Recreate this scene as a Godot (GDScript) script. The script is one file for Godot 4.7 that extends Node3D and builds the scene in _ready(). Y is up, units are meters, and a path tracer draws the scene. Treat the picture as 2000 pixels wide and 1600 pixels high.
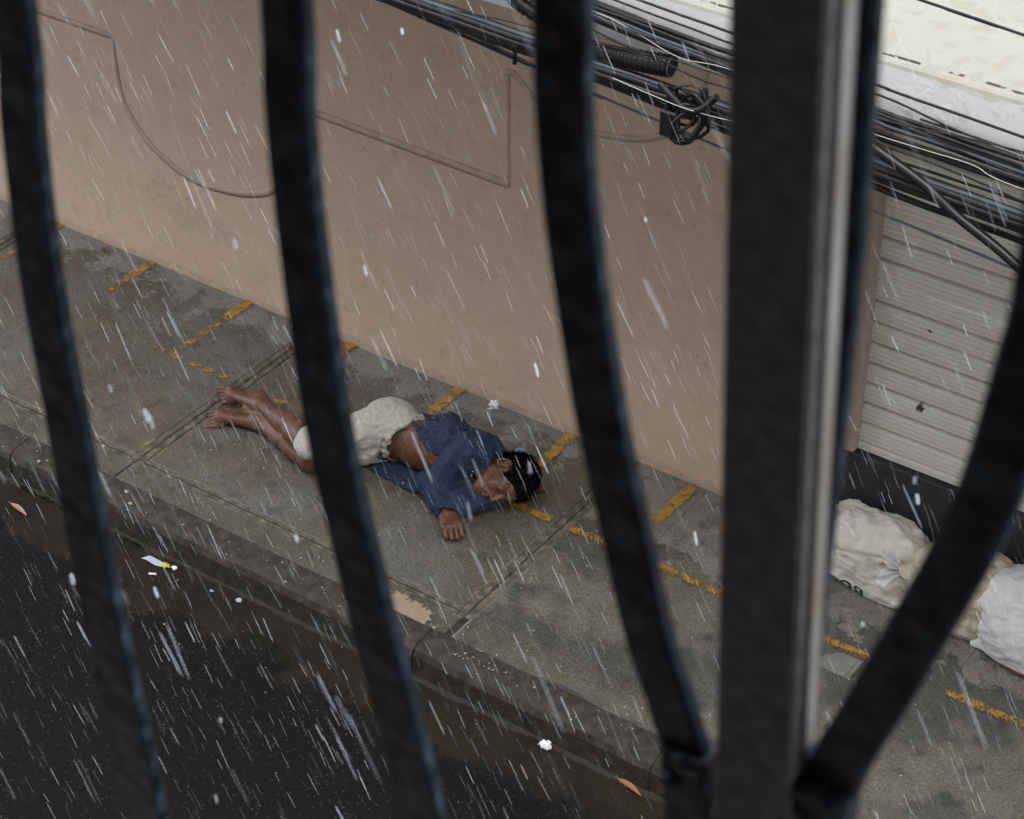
extends Node3D

# A wet street seen from a barred upstairs window: x runs along the shop wall, z from the wall towards the street, y up.
var M := {}
var rng := RandomNumberGenerator.new()
var taken := {}

# ---------------------------------------------------------------- naming helpers
func numbered(called: String) -> String:
	if not taken.has(called):
		taken[called] = 0
		return called
	taken[called] += 1
	return "%s_%03d" % [called, taken[called]]

func thing(called: String, label: String, category: String, group := "", kind := "") -> Node3D:
	var o := Node3D.new()
	o.name = numbered(called)
	add_child(o)
	tag(o, label, category, group, kind)
	return o

func tag(o: Node, label := "", category := "", group := "", kind := "") -> void:
	if label != "": o.set_meta("label", label)
	if category != "": o.set_meta("category", category)
	if group != "": o.set_meta("group", group)
	if kind != "": o.set_meta("kind", kind)

func put(mesh: Mesh, called: String, m: Material, parent: Node = null) -> MeshInstance3D:
	var o := MeshInstance3D.new()
	o.mesh = mesh
	o.material_override = m
	if parent == null:
		o.name = numbered(called)
		add_child(o)
	else:
		o.name = called
		parent.add_child(o, true)
	return o

# ---------------------------------------------------------------- mesh helpers
class MB:
	var v := PackedVector3Array()
	var n := PackedVector3Array()
	var uv := PackedVector2Array()
	var ix := PackedInt32Array()
	var uo := Vector3.ZERO
	var ua := Vector3(1, 0, 0)
	var ub := Vector3(0, 0, 1)
	var netted := false

	func map(o: Vector3, a: Vector3, b: Vector3) -> MB:
		uo = o; ua = a; ub = b
		return self
	func p(q: Vector3, nn: Vector3) -> int:
		v.append(q); n.append(nn)
		uv.append(Vector2((q - uo).dot(ua), (q - uo).dot(ub)))
		return v.size() - 1
	func puv(q: Vector3, nn: Vector3, t: Vector2) -> int:
		v.append(q); n.append(nn); uv.append(t)
		return v.size() - 1
	func quad(a: Vector3, b: Vector3, c: Vector3, d: Vector3) -> void:
		# a b c d clockwise seen from the front
		var nn := (c - a).cross(b - a).normalized()
		var i := p(a, nn); p(b, nn); p(c, nn); p(d, nn)
		ix.append_array([i, i + 1, i + 2, i, i + 2, i + 3])
	func tri(a: Vector3, b: Vector3, c: Vector3) -> void:
		var nn := (c - a).cross(b - a).normalized()
		var i := p(a, nn); p(b, nn); p(c, nn)
		ix.append_array([i, i + 1, i + 2])
	func box(lo: Vector3, hi: Vector3, bev := 0.0) -> MB:
		var c := (lo + hi) * 0.5
		var h := (hi - lo) * 0.5
		var b := minf(bev, minf(h.x, minf(h.y, h.z)) * 0.45)
		for ax in 3:
			for s: float in [-1.0, 1.0]:
				var e := Vector3.ZERO; e[ax] = s
				var f := Vector3.ZERO; f[(ax + 1) % 3] = 1.0
				var g := Vector3.ZERO; g[(ax + 2) % 3] = s
				var hf: float = h[(ax + 1) % 3] - b
				var hg: float = h[(ax + 2) % 3] - b
				var o: Vector3 = c + e * h[ax]
				quad(o - f * hf - g * hg, o - f * hf + g * hg, o + f * hf + g * hg, o + f * hf - g * hg)
		if b > 0.0:
			for ax in 3:
				var a1 := (ax + 1) % 3
				var a2 := (ax + 2) % 3
				for s1 in [-1.0, 1.0]:
					for s2 in [-1.0, 1.0]:
						var e1 := Vector3.ZERO; e1[a1] = s1
						var e2 := Vector3.ZERO; e2[a2] = s2
						var l := Vector3.ZERO; l[ax] = h[ax] - b
						var q1: Vector3 = c + e1 * h[a1] + e2 * (h[a2] - b)
						var q2: Vector3 = c + e1 * (h[a1] - b) + e2 * h[a2]
						if s1 * s2 > 0.0:
							quad(q1 - l, q1 + l, q2 + l, q2 - l)
						else:
							quad(q2 - l, q2 + l, q1 + l, q1 - l)
			for sx in [-1.0, 1.0]:
				for sy in [-1.0, 1.0]:
					for sz in [-1.0, 1.0]:
						var k := c + Vector3(sx * h.x, sy * h.y, sz * h.z)
						var px := k - Vector3(0, sy * b, sz * b)
						var py := k - Vector3(sx * b, 0, sz * b)
						var pz := k - Vector3(sx * b, sy * b, 0)
						if sx * sy * sz > 0.0: tri(px, pz, py)
						else: tri(px, py, pz)
		return self
	func tube(pts: Array, rad, sides := 8, flat := Vector3.ZERO, squash := 1.0, caps := true) -> MB:
		# a round (or, along FLAT, squashed) tube through PTS; RAD a number or an array
		var m := pts.size()
		var first := v.size()
		var ref := Vector3.UP
		var along := 0.0
		for i in m:
			var t: Vector3 = (pts[mini(i + 1, m - 1)] - pts[maxi(i - 1, 0)]).normalized()
			if i == 0 and absf(t.dot(ref)) > 0.9: ref = Vector3.RIGHT
			var a := (ref - t * ref.dot(t)).normalized()
			ref = a
			var b := t.cross(a)
			var r: float = rad[i] if rad is Array else rad
			if i > 0: along += (pts[i] - pts[i - 1]).length()
			for s in sides + 1:
				var w := TAU * s / sides
				var d := a * cos(w) + b * sin(w)
				var q := d * r
				if squash != 1.0: q += flat * (q.dot(flat) * (squash - 1.0))
				puv(pts[i] + q, d, Vector2(along, float(s) / sides))
		for i in m - 1:
			for s in sides:
				var k := first + i * (sides + 1) + s
				var l := k + sides + 1
				ix.append_array([k, k + 1, l + 1, k, l + 1, l])
		if caps:
			for e in [0, m - 1]:
				var t2: Vector3 = (pts[0] - pts[1]).normalized() if e == 0 else (pts[m - 1] - pts[m - 2]).normalized()
				var c := puv(pts[e], t2, Vector2.ZERO)
				var ring := []
				for s in sides + 1: ring.append(puv(v[first + e * (sides + 1) + s], t2, Vector2.ZERO))
				for s in sides:
					if e == 0: ix.append_array([c, ring[s + 1], ring[s]])
					else: ix.append_array([c, ring[s], ring[s + 1]])
		return self
	func sweep(pts: Array, wide: Array, thick: float, side_of: Vector3) -> MB:
		# a flat bar: rectangular section WIDE (across, in the plane of the path and SIDE_OF's normal) by THICK along SIDE_OF
		var m := pts.size()
		var rows := []
		for i in m:
			var t: Vector3 = (pts[mini(i + 1, m - 1)] - pts[maxi(i - 1, 0)]).normalized()
			var a := t.cross(side_of).normalized()
			var w: float = wide[i] * 0.5
			var c := 0.0022
			var e := side_of * thick * 0.5
			var ring := []
			for q in [[-w, -1.0, 1], [w, -1.0, 0], [w, 1.0, 1], [-w, 1.0, 0]]:
				var k: Vector3 = pts[i] + a * q[0] + e * q[1]
				var ca: Vector3 = -a * signf(q[0]) * c
				var ce: Vector3 = -side_of * q[1] * c
				if q[2] == 1: ring.append_array([k + ce, k + ca])
				else: ring.append_array([k + ca, k + ce])
			rows.append(ring)
		for i in m - 1:
			for s in 8:
				quad(rows[i][s], rows[i][(s + 1) % 8], rows[i + 1][(s + 1) % 8], rows[i + 1][s])
		for s in range(1, 7):
			tri(rows[0][0], rows[0][s + 1], rows[0][s])
			tri(rows[m - 1][0], rows[m - 1][s], rows[m - 1][s + 1])
		return self
	func add(o: MB) -> void:
		var k := v.size()
		v.append_array(o.v); n.append_array(o.n); uv.append_array(o.uv)
		for i in o.ix: ix.append(i + k)
	func done() -> ArrayMesh:
		if not netted:
			# every face turned to the side its normals point to
			for i in range(0, ix.size(), 3):
				var p0 := v[ix[i]]
				if (v[ix[i + 2]] - p0).cross(v[ix[i + 1]] - p0).dot(n[ix[i]] + n[ix[i + 1]] + n[ix[i + 2]]) < 0.0:
					var sw := ix[i + 1]
					ix[i + 1] = ix[i + 2]
					ix[i + 2] = sw
		var a := []
		a.resize(Mesh.ARRAY_MAX)
		a[Mesh.ARRAY_VERTEX] = v
		a[Mesh.ARRAY_NORMAL] = n
		a[Mesh.ARRAY_TEX_UV] = uv
		a[Mesh.ARRAY_INDEX] = ix
		var me := ArrayMesh.new()
		me.add_surface_from_arrays(Mesh.PRIMITIVE_TRIANGLES, a)
		return me

# a distance field on a grid, joined smoothly and meshed as surface nets
class Field:
	var o: Vector3
	var nx: int
	var ny: int
	var nz: int
	var h: float
	var d := PackedFloat32Array()
	var far := 0.06

	func _init(lo: Vector3, hi: Vector3, cell: float) -> void:
		o = lo; h = cell
		nx = int(ceil((hi.x - lo.x) / cell)) + 1
		ny = int(ceil((hi.y - lo.y) / cell)) + 1
		nz = int(ceil((hi.z - lo.z) / cell)) + 1
		d.resize(nx * ny * nz)
		d.fill(far)
	func span(lo: Vector3, hi: Vector3) -> Array:
		return [maxi(0, int((lo.x - o.x) / h)), mini(nx - 1, int((hi.x - o.x) / h) + 1), maxi(0, int((lo.y - o.y) / h)), mini(ny - 1, int((hi.y - o.y) / h) + 1), maxi(0, int((lo.z - o.z) / h)), mini(nz - 1, int((hi.z - o.z) / h) + 1)]
	func cap(a: Vector3, b: Vector3, ra: float, rb: float, k := 0.02, ax := Vector3.ZERO, s := 1.0) -> void:
		var m := maxf(ra, rb) + maxf(k, 0.001) + 3.0 * h
		var lo := Vector3(minf(a.x, b.x), minf(a.y, b.y), minf(a.z, b.z)) - Vector3.ONE * m
		var hi := Vector3(maxf(a.x, b.x), maxf(a.y, b.y), maxf(a.z, b.z)) + Vector3.ONE * m
		var g := span(lo, hi)
		var ab := b - a
		if s != 1.0: ab += ax * (ab.dot(ax) * (s - 1.0))
		var l2 := maxf(ab.length_squared(), 1e-9)
		var dr := rb - ra
		var flat := s != 1.0
		for z in range(g[4], g[5] + 1):
			for y in range(g[2], g[3] + 1):
				var i: int = (z * ny + y) * nx + g[0]
				var p := o + Vector3(g[0] * h, y * h, z * h) - a
				for x in range(g[0], g[1] + 1):
					var q := p
					if flat: q += ax * (q.dot(ax) * (s - 1.0))
					var t := clampf(q.dot(ab) / l2, 0.0, 1.0)
					var e := (q - ab * t).length() - ra - dr * t
					var c := d[i]
					if k > 0.0:
						var w := k - absf(c - e)
						d[i] = (minf(c, e) - w * w * 0.25 / k) if w > 0.0 else minf(c, e)
					else:
						d[i] = maxf(c, -e) # a negative k cuts away
					p.x += h
					i += 1
	func ell(c: Vector3, b: Basis, r: Vector3, k := 0.02) -> void:
		var m := maxf(r.x, maxf(r.y, r.z)) + maxf(k, 0.001) + 3.0 * h
		var g := span(c - Vector3.ONE * m, c + Vector3.ONE * m)
		var inv := b.transposed()
		var small := minf(r.x, minf(r.y, r.z))
		for z in range(g[4], g[5] + 1):
			for y in range(g[2], g[3] + 1):
				var i: int = (z * ny + y) * nx + g[0]
				for x in range(g[0], g[1] + 1):
					var q := inv * (o + Vector3(x * h, y * h, z * h) - c)
					var u := q / r
					var k0 := u.length()
					var e := -small
					if k0 > 1e-4:
						e = k0 * (k0 - 1.0) / (u / r).length()
					var w0 := d[i]
					if k > 0.0:
						var w := k - absf(w0 - e)
						d[i] = (minf(w0, e) - w * w * 0.25 / k) if w > 0.0 else minf(w0, e)
					else:
						d[i] = maxf(w0, -e)
					i += 1
	func superbox(c: Vector3, b: Basis, r: Vector3, pw := 3.0) -> void:
		var inv := b.transposed()
		var small := minf(r.x, minf(r.y, r.z))
		for z in nz:
			for y in ny:
				var i: int = (z * ny + y) * nx
				for x in nx:
					var u := (inv * (o + Vector3(x * h, y * h, z * h) - c)) / r
					var e := (pow(pow(absf(u.x), pw) + pow(absf(u.y), pw) + pow(absf(u.z), pw), 1.0 / pw) - 1.0) * small
					d[i] = minf(d[i], e)
					i += 1
	func each(f: Callable, band := 0.03) -> void:
		for z in nz:
			for y in ny:
				var i: int = (z * ny + y) * nx
				for x in nx:
					if absf(d[i]) < band:
						d[i] = f.call(o + Vector3(x * h, y * h, z * h), d[i])
					i += 1
	func keep(pt: Vector3, nn: Vector3) -> void:
		# cut away what lies on the side NN points to
		for z in nz:
			for y in ny:
				var i: int = (z * ny + y) * nx
				for x in nx:
					var e := (o + Vector3(x * h, y * h, z * h) - pt).dot(nn)
					if e > d[i]: d[i] = e
					i += 1
	func minus(other: Field, gap: float) -> void:
		for z in nz:
			for y in ny:
				var i: int = (z * ny + y) * nx
				for x in nx:
					if d[i] < 0.02:
						var e := gap - other.at(o + Vector3(x * h, y * h, z * h))
						if e > d[i]: d[i] = e
					i += 1
	func at(p: Vector3) -> float:
		var q := (p - o) / h
		var x := int(q.x); var y := int(q.y); var z := int(q.z)
		if q.x < 0.0 or q.y < 0.0 or q.z < 0.0 or x >= nx - 1 or y >= ny - 1 or z >= nz - 1: return far
		var f := q - Vector3(x, y, z)
		var i := (z * ny + y) * nx + x
		var j := i + nx * ny
		return lerpf(lerpf(lerpf(d[i], d[i + 1], f.x), lerpf(d[i + nx], d[i + nx + 1], f.x), f.y), lerpf(lerpf(d[j], d[j + 1], f.x), lerpf(d[j + nx], d[j + nx + 1], f.x), f.y), f.z)
	func nets(mb: MB) -> MB:
		mb.netted = true
		var cell := PackedInt32Array()
		cell.resize(d.size())
		cell.fill(-1)
		var sy := nx
		var sz := nx * ny
		var offs := [0, 1, sy, sy + 1, sz, sz + 1, sz + sy, sz + sy + 1]
		var edges := [0, 1, 2, 3, 4, 5, 6, 7, 0, 2, 1, 3, 4, 6, 5, 7, 0, 4, 1, 5, 2, 6, 3, 7]
		var cv := PackedFloat32Array()
		cv.resize(8)
		for z in nz - 1:
			for y in ny - 1:
				var i: int = (z * ny + y) * nx
				for x in nx - 1:
					if absf(d[i]) < 4.0 * h:
						var mask := 0
						for c in 8:
							var w := d[i + offs[c]]
							cv[c] = w
							if w < 0.0: mask |= 1 << c
						if mask != 0 and mask != 255:
							var s := Vector3.ZERO
							var k := 0
							for e in 12:
								var a: int = edges[e * 2]
								var b: int = edges[e * 2 + 1]
								var va := cv[a]
								var vb := cv[b]
								if (va < 0.0) != (vb < 0.0):
									var t := va / (va - vb)
									s += Vector3(lerpf(a & 1, b & 1, t), lerpf((a >> 1) & 1, (b >> 1) & 1, t), lerpf((a >> 2) & 1, (b >> 2) & 1, t))
									k += 1
							s /= k
							var g := Vector3(cv[1] + cv[3] + cv[5] + cv[7] - cv[0] - cv[2] - cv[4] - cv[6], cv[2] + cv[3] + cv[6] + cv[7] - cv[0] - cv[1] - cv[4] - cv[5], cv[4] + cv[5] + cv[6] + cv[7] - cv[0] - cv[1] - cv[2] - cv[3])
							cell[i] = mb.p(o + (Vector3(x, y, z) + s) * h, g.normalized())
					i += 1
		for z in range(1, nz - 1):
			for y in range(1, ny - 1):
				var i: int = (z * ny + y) * nx + 1
				for x in range(1, nx - 1):
					if cell[i] >= 0:
						var a := d[i]
						for ax in 3:
							var st: int = 1 if ax == 0 else (sy if ax == 1 else sz)
							var b := d[i + st]
							if (a < 0.0) != (b < 0.0):
								var s1: int = sy if ax == 0 else (sz if ax == 1 else 1)
								var s2: int = sz if ax == 0 else (1 if ax == 1 else sy)
								var p0 := cell[i]
								var p1 := cell[i - s1]
								var p2 := cell[i - s1 - s2]
								var p3 := cell[i - s2]
								if p1 >= 0 and p2 >= 0 and p3 >= 0:
									if a < 0.0: mb.ix.append_array([p0, p2, p1, p0, p3, p2])
									else: mb.ix.append_array([p0, p1, p2, p0, p2, p3])
					i += 1
		return mb

# ---------------------------------------------------------------- materials
func lin(r: float, g: float, b: float) -> Color:
	return Color(r, g, b).linear_to_srgb()

func mat(c: Color, rough := 0.8, metal := 0.0, spec := 0.5) -> StandardMaterial3D:
	var m := StandardMaterial3D.new()
	m.albedo_color = c
	m.roughness = rough
	m.metallic = metal
	m.metallic_specular = spec
	return m

func noise(freq: float, oct := 4, sd := 1, kind := FastNoiseLite.TYPE_SIMPLEX_SMOOTH) -> FastNoiseLite:
	var n := FastNoiseLite.new()
	n.noise_type = kind
	n.frequency = freq
	n.fractal_octaves = oct
	n.seed = sd
	return n

func gray(n: FastNoiseLite, w: int, h: int) -> PackedByteArray:
	# the noise's own values, 0..255 round 128
	return n.get_image(w, h, false, false, false).get_data()

func tex_of(img: Image) -> ImageTexture:
	img.generate_mipmaps()
	return ImageTexture.create_from_image(img)

func seamless(freq: float, oct: int, sd: int, lo: Color, hi: Color, size := 512, kind := FastNoiseLite.TYPE_SIMPLEX_SMOOTH, ridged := false) -> ImageTexture:
	var n := noise(freq, oct, sd, kind)
	if ridged: n.fractal_type = FastNoiseLite.FRACTAL_RIDGED
	var im := n.get_seamless_image(size, size, false, false, 0.15, true)
	im.convert(Image.FORMAT_RGB8)
	var dat := im.get_data()
	for i in range(0, dat.size(), 3):
		var t := dat[i] / 255.0
		dat[i] = int(255.0 * lerpf(lo.r, hi.r, t)); dat[i + 1] = int(255.0 * lerpf(lo.g, hi.g, t)); dat[i + 2] = int(255.0 * lerpf(lo.b, hi.b, t))
	return tex_of(Image.create_from_data(size, size, false, Image.FORMAT_RGB8, dat))

func relief(m: StandardMaterial3D, t: Texture2D, cm: float) -> void:
	m.heightmap_enabled = true
	m.heightmap_scale = cm
	m.heightmap_texture = t

func tri_map(m: StandardMaterial3D, scale: float, world := true) -> void:
	m.uv1_triplanar = true
	m.uv1_world_triplanar = world
	m.uv1_scale = Vector3.ONE * scale

var lut := PackedByteArray()
func b8(x: float) -> int:
	return lut[clampi(int(x * 4095.0), 0, 4095)]

func mix3(a: Vector3, b: Vector3, t: float) -> Vector3:
	return a + (b - a) * clampf(t, 0.0, 1.0)

func sst(a: float, b: float, x: float) -> float:
	return smoothstep(a, b, x)

func make_materials() -> void:
	lut.resize(4096)
	for i in 4096: lut[i] = int(round(255.0 * Color(i / 4095.0, 0, 0).linear_to_srgb().r))
	M.grain = seamless(0.06, 5, 11, Color(0, 0, 0), Color(1, 1, 1))
	M.lumps = seamless(0.012, 4, 12, Color(0, 0, 0), Color(1, 1, 1))
	M.weave = seamless(0.12, 2, 14, Color(0.80, 0.80, 0.80), Color(1, 1, 1), 256)
	make_pavement()
	make_road()
	make_wall()
	make_canopy()
	make_shutter()
	# paint: worn sheets, the holes are where it has gone; v runs across the line
	for w in [["paint", 0.40, 0.0], ["paint_worn", 0.54, 0.0], ["paint_faint", 0.66, 0.0], ["paint_ribbed", 0.47, 0.13]]:
		var W := 512
		var H := 64
		var a := gray(noise(0.11, 3, 41), W, H)
		var b := gray(noise(0.018, 3, 43), W, H)
		var dat := PackedByteArray()
		dat.resize(W * H * 4)
		for j in H:
			var rim := absf((j + 0.5) / H - 0.5) * 2.0
			for i in W:
				var k := j * W + i
				var t := b[k] / 255.0
				var e: float = a[k] / 255.0 * 0.5 + b[k] / 255.0 * 0.5 - 0.30 * maxf(0.0, rim - 0.62) + w[2] * sin(TAU * 34.0 * (i - 0.25 * j) / W + 9.0 * t) * (a[(k + 90) % (W * H)] / 255.0)
				dat[k * 4] = b8(lerpf(0.27, 0.40, t)); dat[k * 4 + 1] = b8(lerpf(0.15, 0.225, t)); dat[k * 4 + 2] = b8(lerpf(0.04, 0.025, t))
				dat[k * 4 + 3] = 255 if e > w[1] else 0
		var m := mat(Color.WHITE, 0.55)
		m.albedo_texture = tex_of(Image.create_from_data(W, H, false, Image.FORMAT_RGBA8, dat))
		m.transparency = BaseMaterial3D.TRANSPARENCY_ALPHA_SCISSOR
		m.alpha_scissor_threshold = 0.5
		M[w[0]] = m
	M.joint = mat(lin(0.195, 0.17, 0.13), 0.8)
	M.joint.albedo_texture = seamless(0.03, 5, 52, Color(0.45, 0.43, 0.40), Color(1, 1, 1), 256)
	tri_map(M.joint, 2.0)
	M.grout = mat(lin(0.20, 0.19, 0.17), 0.9)
	M.skin = mat(lin(0.172, 0.077, 0.043), 0.5)
	M.skin.albedo_texture = seamless(0.02, 4, 61, Color(0.62, 0.58, 0.55), Color(1, 1, 1), 256)
	tri_map(M.skin, 4.0)
	M.skin.subsurf_scatter_enabled = true
	M.skin.subsurf_scatter_strength = 0.02
	relief(M.skin, M.grain, 0.12)
	M.hair = mat(lin(0.0075, 0.0064, 0.006), 0.85, 0.0, 0.12)
	relief(M.hair, M.grain, 0.4)
	tri_map(M.hair, 9.0)
	M.denim = mat(lin(0.0095, 0.031, 0.078), 0.8)
	M.denim.albedo_texture = seamless(0.05, 4, 63, Color(0.50, 0.53, 0.60), Color(1, 1, 1), 512)
	tri_map(M.denim, 4.0)
	M.cotton = mat(lin(0.51, 0.495, 0.47), 0.9)
	M.cotton.albedo_texture = seamless(0.03, 4, 64, Color(0.80, 0.78, 0.75), Color(1, 1, 1), 512)
	tri_map(M.cotton, 3.0)
	M.creases = seamless(0.012, 3, 65, Color(0, 0, 0), Color(1, 1, 1), 512, FastNoiseLite.TYPE_SIMPLEX_SMOOTH, true)
	relief(M.denim, M.creases, 0.7)
	relief(M.cotton, M.creases, 0.35)
	M.button = mat(lin(0.6, 0.6, 0.58), 0.25, 0.6)
	M.sack = mat(lin(0.74, 0.725, 0.69), 0.7)
	M.sack.albedo_texture = seamless(0.012, 5, 71, Color(0.84, 0.81, 0.76), Color(1, 1, 1), 512)
	relief(M.sack, M.creases, 0.35)
	tri_map(M.sack, 2.2)
	M.sack_white = mat(lin(0.78, 0.775, 0.76), 0.6)
	M.sack_white.albedo_texture = seamless(0.015, 5, 72, Color(0.84, 0.84, 0.84), Color(1, 1, 1), 512)
	relief(M.sack_white, M.creases, 0.3)
	tri_map(M.sack_white, 2.0)
	M.sack_dirty = mat(lin(0.70, 0.655, 0.58), 0.8)
	M.sack_dirty.albedo_texture = seamless(0.015, 5, 73, Color(0.72, 0.66, 0.58), Color(1, 1, 1), 512)
	relief(M.sack_dirty, M.creases, 0.4)
	tri_map(M.sack_dirty, 2.5)
	M.ink = mat(lin(0.03, 0.038, 0.05), 0.7)
	M.red = mat(lin(0.28, 0.02, 0.02), 0.6)
	M.blue_thread = mat(lin(0.03, 0.16, 0.38), 0.6)
	M.bar = mat(lin(0.058, 0.085, 0.120), 0.5, 0.0, 0.35)
	M.bar.albedo_texture = seamless(0.02, 5, 81, Color(0.0, 0.0, 0.02), Color(1, 1, 1), 512)
	tri_map(M.bar, 4.0)
	relief(M.bar, M.lumps, 0.15)
	M.post = mat(lin(0.24, 0.222, 0.222), 0.75, 0.0, 0.3)
	M.post.albedo_texture = seamless(0.02, 5, 82, Color(0.7, 0.7, 0.7), Color(1, 1, 1), 512)
	tri_map(M.post, 6.0)
	M.strip = mat(lin(0.36, 0.35, 0.33), 0.6)
	M.strip.albedo_texture = seamless(0.01, 4, 83, Color(0.8, 0.75, 0.7), Color(1, 1, 1), 256)
	tri_map(M.strip, 3.0)
	M.cable = mat(lin(0.0075, 0.008, 0.010), 0.36)
	M.cable_grey = mat(lin(0.07, 0.082, 0.10), 0.35)
	M.cable_old = mat(lin(0.016, 0.016, 0.017), 0.5)
	M.cable_old.albedo_texture = seamless(0.02, 4, 84, Color(0.35, 0.35, 0.38), Color(1, 1, 1), 256)
	tri_map(M.cable_old, 3.0)
	M.wire = mat(lin(0.55, 0.54, 0.48), 0.4)
	M.red_wire = mat(lin(0.12, 0.015, 0.012), 0.5)
	M.plinth = mat(lin(0.026, 0.028, 0.032), 0.62)
	M.plinth.albedo_texture = seamless(0.012, 5, 85, Color(0.6, 0.6, 0.6), Color(1, 1, 1), 512)
	tri_map(M.plinth, 1.3)
	M.tissue = mat(lin(0.78, 0.79, 0.80), 0.9)
	M.paper = mat(lin(0.42, 0.42, 0.52), 0.7)
	M.yellow = mat(lin(0.55, 0.48, 0.03), 0.35)
	M.leaf = mat(lin(0.30, 0.12, 0.045), 0.6)
	M.leaf_pink = mat(lin(0.33, 0.19, 0.13), 0.6)
	M.leaf_dark = mat(lin(0.12, 0.055, 0.03), 0.6)
	M.cup = mat(lin(0.16, 0.25, 0.48), 0.25)
	M.crumb = mat(lin(0.42, 0.36, 0.27), 0.8)
	M.moss = mat(lin(0.02, 0.032, 0.012), 0.9)
	M.rain = mat(Color(0.95, 0.97, 1.0, 1.0), 0.4)
	M.rain.vertex_color_use_as_albedo = true
	M.rain.transparency = BaseMaterial3D.TRANSPARENCY_ALPHA
	M.drip = mat(Color(0.95, 0.96, 0.97, 0.85), 0.3)
	M.drip.transparency = BaseMaterial3D.TRANSPARENCY_ALPHA
	M.plaster = mat(lin(0.34, 0.32, 0.29), 0.9)
	M.room = mat(lin(0.42, 0.39, 0.35), 0.9)
	M.asphalt_far = mat(lin(0.035, 0.033, 0.03), 0.7)

func make_pavement() -> void:
	# x -3.2 .. 4.8, z 0 .. 1.5
	var W := 2048
	var H := 384
	var big := gray(noise(0.006, 4, 3), W, H)
	var mid := gray(noise(0.022, 4, 5), W, H)
	var fine := gray(noise(0.16, 3, 7), W, H)
	var spk := gray(noise(0.47, 2, 9), W, H)
	var blot := gray(noise(0.045, 3, 21), W, H)
	var dat := PackedByteArray()
	dat.resize(W * H * 3)
	var rough := PackedByteArray()
	rough.resize(W * H)
	var c_grey := Vector3(0.116, 0.112, 0.102)
	var c_brown := Vector3(0.104, 0.089, 0.067)
	var c_pale := Vector3(0.185, 0.182, 0.172)
	var c_tile := Vector3(0.082, 0.080, 0.074)
	var c_dark := Vector3(0.040, 0.039, 0.042)
	var c_tan := Vector3(0.30, 0.235, 0.165)
	for j in H:
		var z := 1.5 * (j + 0.5) / H
		for i in W:
			var k := j * W + i
			var x := -3.2 + 8.0 * (i + 0.5) / W
			var b := big[k] / 255.0
			var m := mid[k] / 255.0
			var f := fine[k] / 255.0
			var s := spk[k] / 255.0
			var t := blot[k] / 255.0
			var c: Vector3
			if x < 1.47:
				c = mix3(c_grey, c_brown, sst(0.36, 0.60, b + 0.25 * (m - 0.5) + 0.12 * (z - 0.5)))
				# cement washed along the foot of the wall, with a ragged edge
				c = mix3(c, c_pale, 0.9 * sst(0.03, -0.03, z - 0.15 - 0.42 * (m - 0.5) - 0.10 * (f - 0.5)))
				if z > 1.17: c = mix3(c, Vector3(0.085, 0.075, 0.06), 0.75)
			else:
				c = mix3(c_tile, Vector3(0.135, 0.122, 0.10), sst(0.45, 0.62, b + 0.2 * (m - 0.5)))
				var smear := sst(0.0, 0.03, 0.43 + 0.34 * (m - 0.5) + 0.1 * (b - 0.5) + 0.06 * (f - 0.5) - z)
				c = mix3(c, Vector3(0.205, 0.192, 0.172), smear * (0.55 + 0.45 * t))
				if z > 1.15: c = mix3(c, Vector3(0.115, 0.10, 0.075), 0.6)
				# ribbed scuffs where cement has been trodden off
				var g := Vector2((x - 2.0) * 0.95 + (z - 1.12) * 0.3, (z - 1.12) * 0.95 - (x - 2.0) * 0.0)
				if absf(g.x) < 0.45 and absf(g.y) < 0.09 + 0.08 * (m - 0.5) and s < 0.50: c *= 0.62
			var jx := minf(absf(x + 0.2), minf(absf(x - 1.466), absf(x + 1.867)))
			if z < 1.2 and jx < 0.030 + 0.060 * (m - 0.42) + 0.02 * (f - 0.5): c = mix3(c, Vector3(0.165, 0.145, 0.110), 0.7)
			if x < 1.47 and absf(z - 1.167) < 0.022 + 0.05 * (m - 0.45): c = mix3(c, Vector3(0.14, 0.122, 0.092), 0.6)
			c *= (0.82 + 0.36 * f) * (0.80 + 0.40 * m)
			# pits and grit
			if s < 0.375: c *= 0.52
			elif s > 0.64: c *= 1.22
			# grease and old stains
			if t + 0.5 * (m - 0.5) < 0.30: c *= 0.80
			# tan render spilt on the edge strip
			var e := Vector2((x - 1.27) / 0.14, (z - 1.285) / 0.07).length()
			if e < 1.0 + 0.9 * (m - 0.5) + 0.5 * (f - 0.5): c = mix3(c, c_tan, 0.85) * (0.85 + 0.3 * f)
			# bitumen patches along the kerb
			e = Vector2((x - 1.50) / 0.27, (z - 1.355 + 0.03 * (x - 1.5)) / 0.052).length()
			if e < 1.0 + 0.9 * (m - 0.5) + 0.4 * (f - 0.5):
				c = c_dark * (0.8 + 0.5 * f)
				if x > 1.5 and t > 0.60 and f > 0.5: c = Vector3(0.30, 0.27, 0.19)
			e = Vector2((x - 2.02) / 0.20, (z - 1.335 - 0.02 * (x - 2.0)) / 0.045).length()
			if e < 1.0 + 0.6 * (m - 0.5) + 0.3 * (f - 0.5): c = c_dark * (0.9 + 0.5 * f)
			# pale cement patch in one paver
			if x > 2.60 and x < 2.806 and z > 0.55 and z < 0.664 and x + z > 3.26 + 0.12 * (m - 0.5): c = mix3(c, c_pale * 1.15, 0.8) * (0.8 + 0.4 * t)
			dat[k * 3] = b8(c.x); dat[k * 3 + 1] = b8(c.y); dat[k * 3 + 2] = b8(c.z)
			rough[k] = int(255.0 * clampf(0.46 + 0.22 * m + 0.12 * (f - 0.5), 0.0, 1.0))
	var pm := mat(Color.WHITE, 1.0)
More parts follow.
